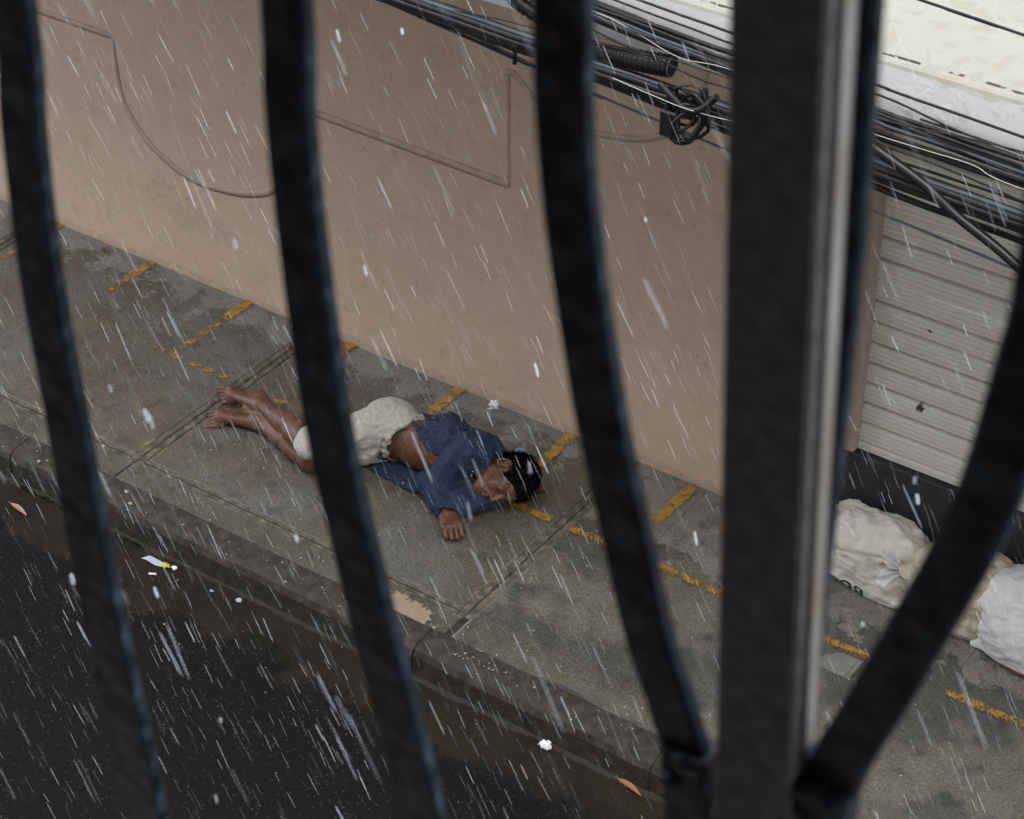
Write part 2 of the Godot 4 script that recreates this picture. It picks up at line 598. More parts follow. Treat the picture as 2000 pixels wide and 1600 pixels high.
	pm.albedo_texture = tex_of(Image.create_from_data(W, H, false, Image.FORMAT_RGB8, dat))
	pm.roughness_texture = tex_of(Image.create_from_data(W, H, false, Image.FORMAT_L8, rough))
	pm.roughness_texture_channel = BaseMaterial3D.TEXTURE_CHANNEL_RED
	relief(pm, tex_of(Image.create_from_data(W, H, false, Image.FORMAT_L8, fine)), 0.12)
	M.pave = pm

func make_road() -> void:
	# x -1 .. 3.6, z 1.4 .. 3.4
	var W := 1152
	var H := 512
	var mid := gray(noise(0.014, 4, 31), W, H)
	var fine := gray(noise(0.20, 2, 33), W, H)
	var spk := gray(noise(0.37, 2, 35), W, H)
	var dat := PackedByteArray()
	dat.resize(W * H * 3)
	for j in H:
		var z := 1.4 + 2.0 * (j + 0.5) / H
		for i in W:
			var k := j * W + i
			var m := mid[k] / 255.0
			var f := fine[k] / 255.0
			var c := mix3(Vector3(0.019, 0.0165, 0.0138), Vector3(0.025, 0.0192, 0.0142), sst(0.4, 0.62, m)) * (0.75 + 0.5 * f)
			if z < 1.462 + 0.03 * (m - 0.5): c = Vector3(0.040, 0.037, 0.033) * (0.75 + 0.5 * f)
			# the asphalt's broken edge runs in and out over the concrete channel
			if z + 0.22 * (f - 0.5) > 1.70 + 0.26 * (m - 0.5):
				c = Vector3(0.0098, 0.0094, 0.0090) * (0.6 + 0.8 * f)
				if spk[k] > 206 - 30.0 * (m - 0.5) and f > 0.5: c = Vector3(0.11, 0.10, 0.075) * (0.5 + m)
			dat[k * 3] = b8(c.x); dat[k * 3 + 1] = b8(c.y); dat[k * 3 + 2] = b8(c.z)
	var rm := mat(Color.WHITE, 0.68, 0.0, 0.16)
	rm.albedo_texture = tex_of(Image.create_from_data(W, H, false, Image.FORMAT_RGB8, dat))
	relief(rm, tex_of(Image.create_from_data(W, H, false, Image.FORMAT_L8, fine)), 0.22)
	M.road = rm
	M.kerb = mat(lin(0.058, 0.050, 0.039), 0.75)
	M.kerb.albedo_texture = seamless(0.02, 5, 37, Color(0.50, 0.47, 0.43), Color(1, 1, 1), 512)
	tri_map(M.kerb, 1.6)
	relief(M.kerb, M.grain, 0.25)

func make_wall() -> void:
	# x -3.6 .. 2.4, y 0 .. 2.6
	var W := 1100
	var H := 480
	var big := gray(noise(0.005, 4, 55), W, H)
	var mid := gray(noise(0.025, 4, 56), W, H)
	var fine := gray(noise(0.13, 3, 57), W, H)
	var chip := gray(noise(0.05, 3, 58), W, H)
	var dat := PackedByteArray()
	dat.resize(W * H * 3)
	for j in H:
		var y := 2.6 * (1.0 - (j + 0.5) / H)
		for i in W:
			var k := j * W + i
			var x := -3.6 + 6.0 * (i + 0.5) / W
			var b := big[k] / 255.0
			var m := mid[k] / 255.0
			var f := fine[k] / 255.0
			var c := mix3(Vector3(0.49, 0.362, 0.268), Vector3(0.535, 0.40, 0.302), b) * (0.93 + 0.14 * f)
			# damp blotch with a mottled rim
			var e := Vector2((x + 0.95) / 0.42, (y - 0.36 + 0.16 * (x + 0.95)) / 0.10).length() + 1.6 * (m - 0.5)
			if e < 0.8: c *= 0.88 + 0.10 * f
			if m < 0.36: c *= 0.95
			# rubbed and chipped specks
			if chip[k] > 186 and f > 0.54 and b > 0.42: c = mix3(c, Vector3(0.45, 0.41, 0.35), 0.6)
			if chip[k] < 62 and f < 0.45: c *= 0.86
			for q in [[0.13, 0.60, 0.020], [0.17, 0.585, 0.008], [-0.34, 0.585, 0.008], [-0.155, 0.20, 0.014], [-0.2, 0.52, 0.006], [0.44, 0.12, 0.006]]:
				if absf(x - q[0]) < 0.03 and absf(y - q[1]) < 0.03 and Vector2(x - q[0], y - q[1]).length() < q[2] * (0.5 + m + 0.6 * (f - 0.5)): c = Vector3(0.46, 0.46, 0.40)
			# splashed dirt at the very foot
			if y < 0.035 + 0.04 * (m - 0.5) and f > 0.4: c = mix3(c, Vector3(0.33, 0.26, 0.20), 0.5)
			dat[k * 3] = b8(c.x); dat[k * 3 + 1] = b8(c.y); dat[k * 3 + 2] = b8(c.z)
	M.wall = mat(Color.WHITE, 0.72)
	M.wall.albedo_texture = tex_of(Image.create_from_data(W, H, false, Image.FORMAT_RGB8, dat))
	relief(M.wall, tex_of(Image.create_from_data(W, H, false, Image.FORMAT_L8, mid)), 0.25)
	M.wall_trim = mat(lin(0.49, 0.365, 0.272), 0.7)
	M.wall_trim.albedo_texture = seamless(0.02, 4, 59, Color(0.85, 0.85, 0.85), Color(1, 1, 1), 256)
	tri_map(M.wall_trim, 2.0)
	M.pilaster = mat(lin(0.38, 0.285, 0.22), 0.7)
	M.pilaster.albedo_texture = M.wall_trim.albedo_texture
	tri_map(M.pilaster, 2.0)

func make_canopy() -> void:
	# one sheet for fascia and top: u along x 0.5 .. 4.5, v = distance over the edge, -0.25 (fascia foot) .. 0.95
	var W := 1200
	var H := 360
	var big := gray(noise(0.007, 4, 91), W, H)
	var mid := gray(noise(0.03, 4, 92), W, H)
	var fine := gray(noise(0.14, 3, 93), W, H)
	var dat := PackedByteArray()
	dat.resize(W * H * 3)
	var hgt := PackedByteArray()
	hgt.resize(W * H)
	for j in H:
		var q := -0.25 + 1.2 * (j + 0.5) / H
		for i in W:
			var k := j * W + i
			var x := 0.5 + 4.0 * (i + 0.5) / W
			var b := big[k] / 255.0
			var m := mid[k] / 255.0
			var f := fine[k] / 255.0
			var c: Vector3
			if q < 0.004 * (m - 0.5):
				c = Vector3(0.80, 0.815, 0.825) * (0.93 + 0.10 * f)
				if m > 0.68 and b > 0.55: c *= 0.86
			else:
				c = mix3(Vector3(0.36, 0.363, 0.328), Vector3(0.39, 0.392, 0.36), b) * (0.95 + 0.1 * f)
				c = mix3(c, Vector3(0.32, 0.31, 0.26), 0.6 * sst(0.46, 0.30, m))
			if absf(q - 0.02) < 0.035 * (0.4 + m) and b > 0.42: c = mix3(c, Vector3(0.40, 0.30, 0.19), 0.35 * sst(0.40, 0.6, m))
			if absf(q - 0.045 - 0.02 * (b - 0.5)) < 0.006 and m + 0.5 * (f - 0.5) > 0.47: c = Vector3(0.05, 0.045, 0.04)
			var crust := 1.0 if (absf(x - 3.05 - 0.5 * (q + 0.1)) < 0.09 and m > 0.45) else 0.0
			hgt[k] = int(clampf(128.0 + 60.0 * (m - 0.5) + crust * 90.0 * (f - 0.35), 0, 255))
			dat[k * 3] = b8(c.x); dat[k * 3 + 1] = b8(c.y); dat[k * 3 + 2] = b8(c.z)
	M.canopy = mat(Color.WHITE, 0.8)
	M.canopy.albedo_texture = tex_of(Image.create_from_data(W, H, false, Image.FORMAT_RGB8, dat))
	relief(M.canopy, tex_of(Image.create_from_data(W, H, false, Image.FORMAT_L8, hgt)), 0.5)
	M.upper = mat(lin(0.62, 0.61, 0.55), 0.85)

func make_shutter() -> void:
	# x 2.45 .. 4.5, y 0.4 .. 2.6; mould sits in the grooves between the slats
	var W := 640
	var H := 880
	var big := gray(noise(0.008, 4, 95), W, H)
	var fine := gray(noise(0.16, 3, 97), W, H)
	var dat := PackedByteArray()
	dat.resize(W * H * 3)
	for j in H:
		var y := 2.6 - 2.2 * (j + 0.5) / H
		for i in W:
			var k := j * W + i
			var x := 2.45 + 2.05 * (i + 0.5) / W
			var b := big[k] / 255.0
			var f := fine[k] / 255.0
			var c := mix3(Vector3(0.66, 0.615, 0.545), Vector3(0.70, 0.665, 0.605), b) * (0.94 + 0.12 * f)
			for q in [[2.66, 0.74, 0.016], [2.66, 1.08, 0.007], [2.98, 0.98, 0.016]]:
				if absf(x - q[0]) < 0.04 and absf(y - q[1]) < 0.04 and Vector2(x - q[0], (y - q[1]) * 1.2).length() < q[2] * (0.5 + 1.0 * f): c = Vector3(0.085, 0.05, 0.025) if q[0] < 2.9 else Vector3(0.11, 0.115, 0.085)
			dat[k * 3] = b8(c.x); dat[k * 3 + 1] = b8(c.y); dat[k * 3 + 2] = b8(c.z)
	M.shutter = mat(Color.WHITE, 0.6)
	M.shutter.albedo_texture = tex_of(Image.create_from_data(W, H, false, Image.FORMAT_RGB8, dat))

# ---------------------------------------------------------------- start
func _ready() -> void:
	rng.seed = 7
	var cam := Camera3D.new()
	cam.name = "camera"
	add_child(cam)
	cam.position = Vector3(5.30982, 5.6, 6.34264)
	cam.look_at_from_position(cam.position, cam.position + Vector3(-0.46608336, -0.58563852, -0.66316953))
	cam.fov = 20.475
	cam.near = 0.05
	cam.far = 400.0
	var lens := CameraAttributesPhysical.new()
	lens.frustum_focal_length = 66.4
	lens.frustum_focus_distance = 9.0
	lens.exposure_aperture = 12.5
	cam.attributes = lens
	cam.fov = 20.475
	#CROP
	var env := Environment.new()
	env.background_mode = Environment.BG_SKY
	var sky := Sky.new()
	var sm := ProceduralSkyMaterial.new()
	sm.sky_top_color = Color(0.80, 0.83, 0.87)
	sm.sky_horizon_color = Color(0.72, 0.74, 0.77)
	sm.ground_bottom_color = Color(0.25, 0.24, 0.23)
	sm.ground_horizon_color = Color(0.5, 0.5, 0.5)
	sm.sky_curve = 0.3
	sm.sky_energy_multiplier = 1.3
	sky.sky_material = sm
	env.sky = sky
	env.tonemap_mode = Environment.TONE_MAPPER_LINEAR
	env.tonemap_exposure = 3.55
	env.sdfgi_enabled = true
	env.ssao_enabled = true
	env.ssil_enabled = true
	var we := WorldEnvironment.new()
	we.name = "world_environment"
	we.environment = env
	add_child(we)
	var sun := DirectionalLight3D.new()
	sun.name = "overcast_sun"
	sun.light_energy = 0.25
	sun.light_color = Color(1.0, 0.98, 0.95)
	sun.light_angular_distance = 40.0
	sun.shadow_enabled = true
	add_child(sun)
	sun.look_at_from_position(Vector3.ZERO, Vector3(-0.25, -1.0, -0.42))

	make_materials()
	ground()
	shop_building()
	viewer_building()
	window_grille()
	cables()
	sacks()
	litter()
	person()
	rain()

# ---------------------------------------------------------------- setting
func pave_slab(parent: Node, called: String, x0: float, x1: float, z0: float, z1: float, top: float, bev := 0.006) -> void:
	var mb := MB.new().map(Vector3(-3.2, 0, 0), Vector3(1.0 / 8.0, 0, 0), Vector3(0, 0, 1.0 / 1.5))
	mb.box(Vector3(x0, -0.10, z0), Vector3(x1, top, z1), bev)
	put(mb.done(), called, M.pave, parent)

func ground() -> void:
	var far := put(MB.new().box(Vector3(-150, -0.40, -150), Vector3(150, -0.17, 150)).done(), "ground", M.asphalt_far)
	tag(far, "", "", "", "structure")
	var rb := MB.new().map(Vector3(-1, 0, 1.4), Vector3(1.0 / 4.6, 0, 0), Vector3(0, 0, 1.0 / 2.0))
	# the road, lightly crowned and dished at the gutter
	var prof := [[1.43, -0.134], [1.56, -0.140], [1.72, -0.134], [2.2, -0.125], [3.4, -0.11], [5.0, -0.125], [5.6, -0.135]]
	for i in prof.size() - 1:
		var a: Array = prof[i]
		var b: Array = prof[i + 1]
		rb.quad(Vector3(-9, a[1], a[0]), Vector3(12, a[1], a[0]), Vector3(12, b[1], b[0]), Vector3(-9, b[1], b[0]))
	var road := put(rb.done(), "road", M.road)
	tag(road, "", "", "", "structure")
	var pv := Node3D.new()
	pv.name = "pavement"
	add_child(pv)
	tag(pv, "", "", "", "structure")
	put(MB.new().box(Vector3(-9, -0.16, 0.0), Vector3(1.49, -0.007, 1.305), 0.0).done(), "mortar_bed", M.kerb, pv)
	put(MB.new().box(Vector3(1.494, -0.16, 0.0), Vector3(12, -0.0022, 1.305), 0.0).done(), "grout_bed", M.grout, pv)
	# cast slabs
	var xs := [-5.2, -3.533, -1.867, -0.20, 1.466]
	for i in 4:
		pave_slab(pv, "slab", xs[i] + (0.033 if i > 0 else 0.0), xs[i + 1] - 0.033, 0.002, 1.145, rng.randf_range(-0.001, 0.001))
		pave_slab(pv, "edge_slab", xs[i] + 0.004, xs[i + 1] - 0.004, 1.188, 1.306, rng.randf_range(-0.0005, 0.001), 0.002)
		# pale mortar: two strips with a groove between them
		for s: float in [-1.0, 1.0]:
			var xm: float = xs[i + 1]
			var jb := MB.new()
			jb.box(Vector3(xm + (0.0022 if s > 0 else -0.0328), -0.05, 0.002), Vector3(xm + (0.0328 if s > 0 else -0.0022), 0.0012, 1.186), 0.004)
			put(jb.done(), "mortar_strip", M.joint, pv)
		put(MB.new().box(Vector3(xs[i] + 0.034, -0.05, 1.147), Vector3(xs[i + 1] - 0.034, 0.0008, 1.163), 0.004).done(), "mortar_strip", M.joint, pv)
		put(MB.new().box(Vector3(xs[i] + 0.034, -0.05, 1.169), Vector3(xs[i + 1] - 0.034, 0.0008, 1.186), 0.004).done(), "mortar_strip", M.joint, pv)
	# square pavers
	var zs := [0.002, 0.340, 0.665, 0.990, 1.308]
	for c in 10:
		for r in 4:
			var x0 := 1.500 + (c - 0) * 0.325 - (0.009 if c > 0 else 0.0)
			var x1 := 1.500 + (c + 1) * 0.325 - 0.009
			pave_slab(pv, "paver", x0 + 0.0012, x1 - 0.0012, zs[r] + 0.0012, zs[r + 1] - 0.0012, rng.randf_range(-0.0006, 0.0010), 0.0006)
	# paint
	var line := func(x0: float, x1: float, z0: float, z1: float, m: String) -> void:
		var mb := MB.new()
		if x1 - x0 > z1 - z0: mb.map(Vector3(rng.randf(), 0, z0), Vector3(1.6, 0, 0), Vector3(0, 0, 1.0 / (z1 - z0)))
		else: mb.map(Vector3(x0, 0, rng.randf()), Vector3(0, 0, 1.6), Vector3(1.0 / (x1 - x0), 0, 0))
		mb.quad(Vector3(x0, 0.0055, z0), Vector3(x1, 0.0055, z0), Vector3(x1, 0.0055, z1), Vector3(x0, 0.0055, z1))
		put(mb.done(), "painted_line", M[m], pv)
	for st in [[-1.177, 0.15, 0.30], [-0.59, 0.18, 0.50], [0.0, 0.16, 0.36], [0.588, 0.20, 0.32], [1.167, 0.36, 0.49], [1.755, 0.30, 0.40], [3.45, 0.30, 0.49], [-1.765, 0.2, 0.4]]:
		line.call(st[0] - 0.027, st[0] + 0.027, 0.004, st[1], "paint")
		line.call(st[0] - 0.025, st[0] + 0.025, st[1], st[2], "paint_worn")
	for st in [[-1.16, -0.92, "paint_faint"], [-0.92, -0.62, "paint_faint"], [-0.62, -0.28, "paint_worn"], [-0.04, 0.16, "paint_worn"], [0.16, 0.5, "paint_faint"], [1.17, 1.41, "paint"], [1.50, 1.78, "paint_ribbed"], [1.88, 2.20, "paint_ribbed"], [2.30, 2.56, "paint_worn"], [2.58, 2.92, "paint_ribbed"], [2.95, 3.02, "paint_faint"], [3.12, 3.56, "paint_ribbed"], [3.7, 4.1, "paint_worn"]]:
		line.call(st[0], st[1], 0.503, 0.545, st[2])
	# kerb stones
	var kerb := Node3D.new()
	kerb.name = "kerb"
	add_child(kerb)
	tag(kerb, "", "", "", "structure")
	var chipped := noise(1.0, 4, 133)
	for i in 24:
		var x0 := -5.35 + i * 0.52
		var kb := MB.new()
		kb.map(Vector3.ZERO, Vector3(1, 0, 0), Vector3(0, 0, 1))
		var lift := rng.randf_range(-0.003, 0.001)
		var out := rng.randf_range(-0.004, 0.004)
		var kp := [[1.308, -0.30], [1.308, 0.0], [1.360, -0.001], [1.402, -0.006], [1.424, -0.019], [1.437, -0.045], [1.446, -0.30]]
		var prev := []
		for j in 19:
			var x := x0 + 0.0006 + (0.52 - 0.0012) * j / 18.0
			var row := []
			for q in kp.size():
				var wear := chipped.get_noise_2d(x * 9.0, q * 2.0) if q > 1 and q < 6 else 0.0
				row.append(Vector3(x, kp[q][1] + lift + 0.010 * minf(wear, 0.1), kp[q][0] + out + 0.012 * minf(wear, 0.15)))
			if j > 0:
				for q in kp.size() - 1: kb.quad(prev[q], row[q], row[q + 1], prev[q + 1])
			prev = row
		put(kb.done(), "kerb_stone", M.kerb, kerb)

func shop_building() -> void:
	var t := thing("shop_building", "brown rendered shop building with white concrete canopy and closed roller shutter", "building")
	var wm := MB.new().map(Vector3(-3.6, 2.6, 0), Vector3(1.0 / 6.0, 0, 0), Vector3(0, -1.0 / 2.6, 0))
	wm.box(Vector3(-6.0, -0.3, -0.35), Vector3(2.36, 2.545, 0.0))
	put(wm.done(), "wall", M.wall, t)
	put(MB.new().box(Vector3(2.36, -0.3, -0.35), Vector3(7.5, 0.462, 0.012), 0.006).done(), "plinth", M.plinth, t)
	put(MB.new().box(Vector3(2.362, 0.464, -0.30), Vector3(2.436, 2.544, 0.020), 0.006).done(), "pilaster", M.pilaster, t)
	put(MB.new().box(Vector3(2.30, 2.752, -0.35), Vector3(7.5, 8.5, -0.02)).done(), "upper_wall", M.upper, t)
	put(MB.new().box(Vector3(-6.0, 2.752, -0.35), Vector3(2.297, 8.5, -0.02)).done(), "upper_wall", M.upper, t)
	# canopy: fascia, rounded lip and top in one sheet of plaster
	var cb := MB.new()
	var prof := [[0.0, 2.546], [1.188, 2.546], [1.2, 2.556], [1.2, 2.735], [1.196, 2.745], [1.188, 2.751], [1.15, 2.752], [-0.02, 2.766]]
	var s := 0.0
	var vs := []
	for i in prof.size():
		if i > 0: s += Vector2(prof[i][0] - prof[i - 1][0], prof[i][1] - prof[i - 1][1]).length()
		vs.append(s)
	var s0: float = vs[3]
	for i in prof.size() - 1:
		var a := Vector3(0, prof[i][1], prof[i][0])
		var b := Vector3(0, prof[i + 1][1], prof[i + 1][0])
		var k := cb.v.size()
		var nn := Vector3(1, 0, 0).cross(b - a).normalized()
		if nn.dot(Vector3(0, a.y - 2.66, a.z - 0.6)) < 0: nn = -nn
		for q in [[-6.0, a, vs[i]], [7.5, a, vs[i]], [7.5, b, vs[i + 1]], [-6.0, b, vs[i + 1]]]:
			cb.puv(q[1] + Vector3(q[0], 0, 0), nn, Vector2((q[0] - 0.5) / 4.0, (q[2] - s0 + 0.25) / 1.2))
		cb.ix.append_array([k, k + 1, k + 2, k, k + 2, k + 3])
	put(cb.done(), "canopy", M.canopy, t)
	# raised bands on the wall
	var band := func(pts: Array, r: float, proud := 0.26) -> void:
		var q := []
		for p in pts: q.append(Vector3(p.x, p.y, 0.0))
		put(MB.new().tube(q, r, 10, Vector3(0, 0, 1), proud).done(), "moulding", M.wall_trim, t)
	band.call([Vector2(-3.2, 1.118), Vector2(-1.285, 1.122)], 0.017, 0.15)
	var arc := [Vector2(-1.287, 1.12), Vector2(-1.283, 0.97), Vector2(-1.262, 0.82), Vector2(-1.20, 0.72), Vector2(-1.10, 0.625), Vector2(-0.956, 0.555), Vector2(-0.83, 0.535), Vector2(-0.717, 0.542), Vector2(-0.58, 0.565), Vector2(-0.447, 0.615), Vector2(-0.35, 0.70), Vector2(-0.28, 0.82), Vector2(-0.25, 0.96), Vector2(-0.245, 1.10)]
	band.call(smooth2(arc, 5), 0.019, 0.08)
	band.call([Vector2(-0.245, 1.10), Vector2(0.832, 1.085)], 0.020)
	band.call([Vector2(0.832, 1.075), Vector2(0.832, 1.585)], 0.013)
	band.call(smooth2([Vector2(0.832, 1.58), Vector2(0.876, 1.575), Vector2(0.97, 1.49), Vector2(1.08, 1.45), Vector2(1.23, 1.442), Vector2(1.411, 1.473), Vector2(1.52, 1.52), Vector2(1.607, 1.582), Vector2(1.68, 1.68), Vector2(1.70, 1.85)], 3), 0.014)
	# shutter
	var sh := Node3D.new()
	sh.name = "roller_shutter"
	t.add_child(sh)
	tag(sh, "beige ribbed metal roller shutter with mould in its grooves")
	var pr := [[0.0, -0.014], [0.0005, 0.010], [0.004, 0.0125], [0.020, 0.0145], [0.0205, 0.0115], [0.0230, 0.0115], [0.0235, 0.0155], [0.040, 0.016], [0.0405, 0.0125], [0.043, 0.0125], [0.0435, 0.016], [0.060, 0.0145], [0.0605, 0.0110], [0.063, 0.0110], [0.0635, 0.0135], [0.071, 0.0100], [0.0750, 0.003], [0.0755, -0.014], [0.0898, -0.014]]
	for i in 24:
		var y := 0.50 + i * 0.09
		var mb := MB.new().map(Vector3(2.45, 2.6, 0), Vector3(1.0 / 2.05, 0, 0), Vector3(0, -1.0 / 2.2, 0))
		var dz := rng.randf_range(-0.0015, 0.0015)
		for j in pr.size() - 1:
			mb.quad(Vector3(2.425, y + pr[j + 1][0], pr[j + 1][1] - 0.04 + dz), Vector3(5.2, y + pr[j + 1][0], pr[j + 1][1] - 0.04 + dz), Vector3(5.2, y + pr[j][0], pr[j][1] - 0.04 + dz), Vector3(2.425, y + pr[j][0], pr[j][1] - 0.04 + dz))
		put(mb.done(), "slat", M.shutter, sh)
	var bb := MB.new().map(Vector3(2.45, 2.6, 0), Vector3(1.0 / 2.05, 0, 0), Vector3(0, -1.0 / 2.2, 0))
	bb.box(Vector3(2.425, 0.464, -0.05), Vector3(5.2, 0.497, -0.018), 0.004)
	put(bb.done(), "bottom_rail", M.shutter, sh)

func smooth2(pts: Array, sub: int) -> Array:
	var out := []
	for i in pts.size() - 1:
		var p0 = pts[maxi(i - 1, 0)]
		var p1 = pts[i]
		var p2 = pts[i + 1]
		var p3 = pts[mini(i + 2, pts.size() - 1)]
		for k in sub:
			var t := float(k) / sub
			out.append(p1.cubic_interpolate(p2, p0, p3, t))
	out.append(pts[pts.size() - 1])
	return out

func viewer_building() -> void:
	# the house the barred window belongs to: a facade with the window opening and the unlit room behind it
	var t := thing("window_house", "plastered house across the street whose upstairs window holds the black grille", "building")
	var z0 := 5.74
	var z1 := 5.94
	var f := MB.new()
	f.box(Vector3(-6, -0.3, z0), Vector3(3.9, 8.5, z1))
	f.box(Vector3(6.1, -0.3, z0), Vector3(14, 8.5, z1))
	f.box(Vector3(3.901, -0.3, z0), Vector3(6.099, 4.05, z1))
	f.box(Vector3(3.901, 6.25, z0), Vector3(6.099, 8.5, z1))
	put(f.done(), "wall", M.plaster, t)
	var r := MB.new()
	r.box(Vector3(2.6, 3.2, 9.2), Vector3(7.8, 6.9, 9.3))
	r.box(Vector3(2.5, 3.2, z1 + 0.002), Vector3(2.598, 6.9, 9.3))
	r.box(Vector3(7.802, 3.2, z1 + 0.002), Vector3(7.9, 6.9, 9.3))
	r.box(Vector3(2.5, 3.0, z1 + 0.002), Vector3(7.9, 3.198, 9.3))
	r.box(Vector3(2.5, 6.902, z1 + 0.002), Vector3(7.9, 7.1, 9.3))
	put(r.done(), "room", M.room, t)

func grille_at(p: Vector2, off := 0.0) -> Vector3:
	return Vector3(p.x, p.y, 5.62 + off + 0.08 * (p.y - 4.95))

func window_grille() -> void:
	var t := thing("window_grille", "black wrought iron window grille of bowed flat bars and one thick post", "window grille")
	var face := Vector3(0, -0.08, 1.0).normalized()
	var bars := [
		[Vector2(4.56, 5.9), Vector2(4.53, 5.4), Vector2(4.5042, 5.0993), Vector2(4.491, 5.0193), Vector2(4.4785, 4.9142), Vector2(4.4743, 4.8195), Vector2(4.4702, 4.7366), Vector2(4.4666, 4.6229), Vector2(4.466, 4.537), Vector2(4.4651, 4.4472), Vector2(4.464, 4.2)],
		[Vector2(4.72, 5.9), Vector2(4.705, 5.4), Vector2(4.6894, 5.152), Vector2(4.6834, 5.0964), Vector2(4.681, 5.029), Vector2(4.6809, 4.9435), Vector2(4.6832, 4.8825), Vector2(4.6895, 4.8276), Vector2(4.6995, 4.7504), Vector2(4.710, 4.6813), Vector2(4.7186, 4.6097), Vector2(4.735, 4.4), Vector2(4.74, 4.2)],
		[Vector2(4.87, 5.9), Vector2(4.85, 5.4), Vector2(4.8414, 5.1952), Vector2(4.8398, 5.1462), Vector2(4.842, 5.0897), Vector2(4.8476, 5.0346), Vector2(4.8562, 4.9706), Vector2(4.8667, 4.9176), Vector2(4.8786, 4.8566), Vector2(4.8960, 4.7987), Vector2(4.9025, 4.7716), Vector2(4.9035, 4.7282), Vector2(4.9035, 4.2)],
		[Vector2(5.05, 5.9), Vector2(5.062, 5.4), Vector2(5.0615, 5.2), Vector2(5.0605, 5.1254), Vector2(5.0569, 5.0943), Vector2(5.048, 5.0289), Vector2(5.0361, 4.9796), Vector2(5.0226, 4.9349), Vector2(5.0059, 4.8801), Vector2(4.9899, 4.8302), Vector2(4.984, 4.8014), Vector2(4.983, 4.7791), Vector2(4.983, 4.2)],
	]
	var broad := [0.0365, 0.0350, 0.0290, 0.0275]
	for bi in bars.size():
		var b: Array = bars[bi]
		var pts := []
		var wide := []
		for p in smooth2(b, 4):
			pts.append(grille_at(p))
			wide.append(lerpf(0.0268, broad[bi], clampf((5.1 - p.y) / 0.6, 0.0, 1.0)))
		put(MB.new().sweep(pts, wide, 0.011, face).done(), "bar", M.bar, t)
	# the middle bar, behind the post
	put(MB.new().sweep([grille_at(Vector2(4.963, 5.9), -0.022), grille_at(Vector2(4.961, 5.224), -0.022), grille_at(Vector2(4.9605, 5.12), -0.022), grille_at(Vector2(4.958, 5.04), -0.022), grille_at(Vector2(4.953, 4.92), -0.022), grille_at(Vector2(4.945, 4.75), -0.022), grille_at(Vector2(4.942, 4.2), -0.022)], [0.024, 0.024, 0.024, 0.024, 0.024, 0.024, 0.024], 0.010, face).done(), "bar", M.bar, t)
	var ptop := grille_at(Vector2(4.9470, 5.9), 0.0)
	var pbot := grille_at(Vector2(4.9470, 4.2), 0.0)
	put(MB.new().sweep([pbot, ptop], [0.043, 0.043], 0.026, face).done(), "post", M.post, t)
	var so := Vector3(0.0225, 0, 0)
	var strip := put(MB.new().sweep([grille_at(Vector2(4.9470, 4.792), -0.001) + so, ptop + so + Vector3(0, 0, -0.001)], [0.0022, 0.0022], 0.0125, face).done(), "metal_strip", M.strip, t)
	strip.set_meta("label", "pale grey metal strip along the post")
	for c in [[4.9035, 4.774, 0.027], [4.983, 4.797, 0.027]]:
		var cp := grille_at(Vector2(c[0], c[1]), 0.0)
		put(MB.new().sweep([cp - Vector3(0, 0.012, 0), cp + Vector3(0, 0.012, 0)], [c[2], c[2]], 0.018, face).done(), "collar", M.bar, t)
		var fl := Field.new(cp - Vector3(0.03, 0.03, 0.03), cp + Vector3(0.03, 0.03, 0.03), 0.002)
		for i in 6: fl.ell(cp + Vector3(rng.randf_range(-0.010, 0.010), rng.randf_range(-0.012, 0.014), 0.008 + rng.randf_range(-0.002, 0.003)), Basis(), Vector3(0.006, 0.005, 0.004), 0.004)
		put(fl.nets(MB.new()).done(), "weld", M.bar, t)
	for y in [4.2, 5.9]:
		var c := grille_at(Vector2(5.0, y))
		put(MB.new().box(c + Vector3(-1.05, -0.012, -0.012), c + Vector3(1.05, 0.012, 0.012), 0.002).done(), "rail", M.bar, t)
		for s: float in [-1.0, 1.0]:
			var e := c + Vector3(1.0 * s, 0, 0)
			put(MB.new().box(e + Vector3(-0.012, -0.0119, 0.0125), Vector3(e.x + 0.012, e.y + 0.0119, 5.76), 0.002).done(), "bracket", M.bar, t)

# ---------------------------------------------------------------- cables
func sagged(pts: Array, z: float, wob := 0.0, sd := 1) -> Array:
	# extends a run past both ends of the view and gives it a little slackness
	var a: Vector2 = pts[0]
	var b: Vector2 = pts[1]
	var l := [a + (a - b).normalized() * 3.5 + Vector2(0, 0.02)]
	l.append_array(pts)
	var c: Vector2 = pts[pts.size() - 1]
	var e: Vector2 = pts[pts.size() - 2]
	l.append(c + (c - e).normalized() * 3.5 + Vector2(0, 0.02))
	var nz := noise(1.3, 2, sd)
	var out := []
	for p in smooth2(l, 12):
		out.append(Vector3(p.x, p.y + wob * nz.get_noise_1d(p.x * 1.7), z + wob * nz.get_noise_1d(p.x * 1.7 + 50.0)))
	return out

func one_cable(called: String, label: String, pts: Array, z: float, r: float, m: Material, sd: int, wob := 0.004) -> void:
	var o := put(MB.new().tube(sagged(pts, z, wob, sd), r, 7).done(), called, m)
	tag(o, label, "cable", "cables along the canopy")

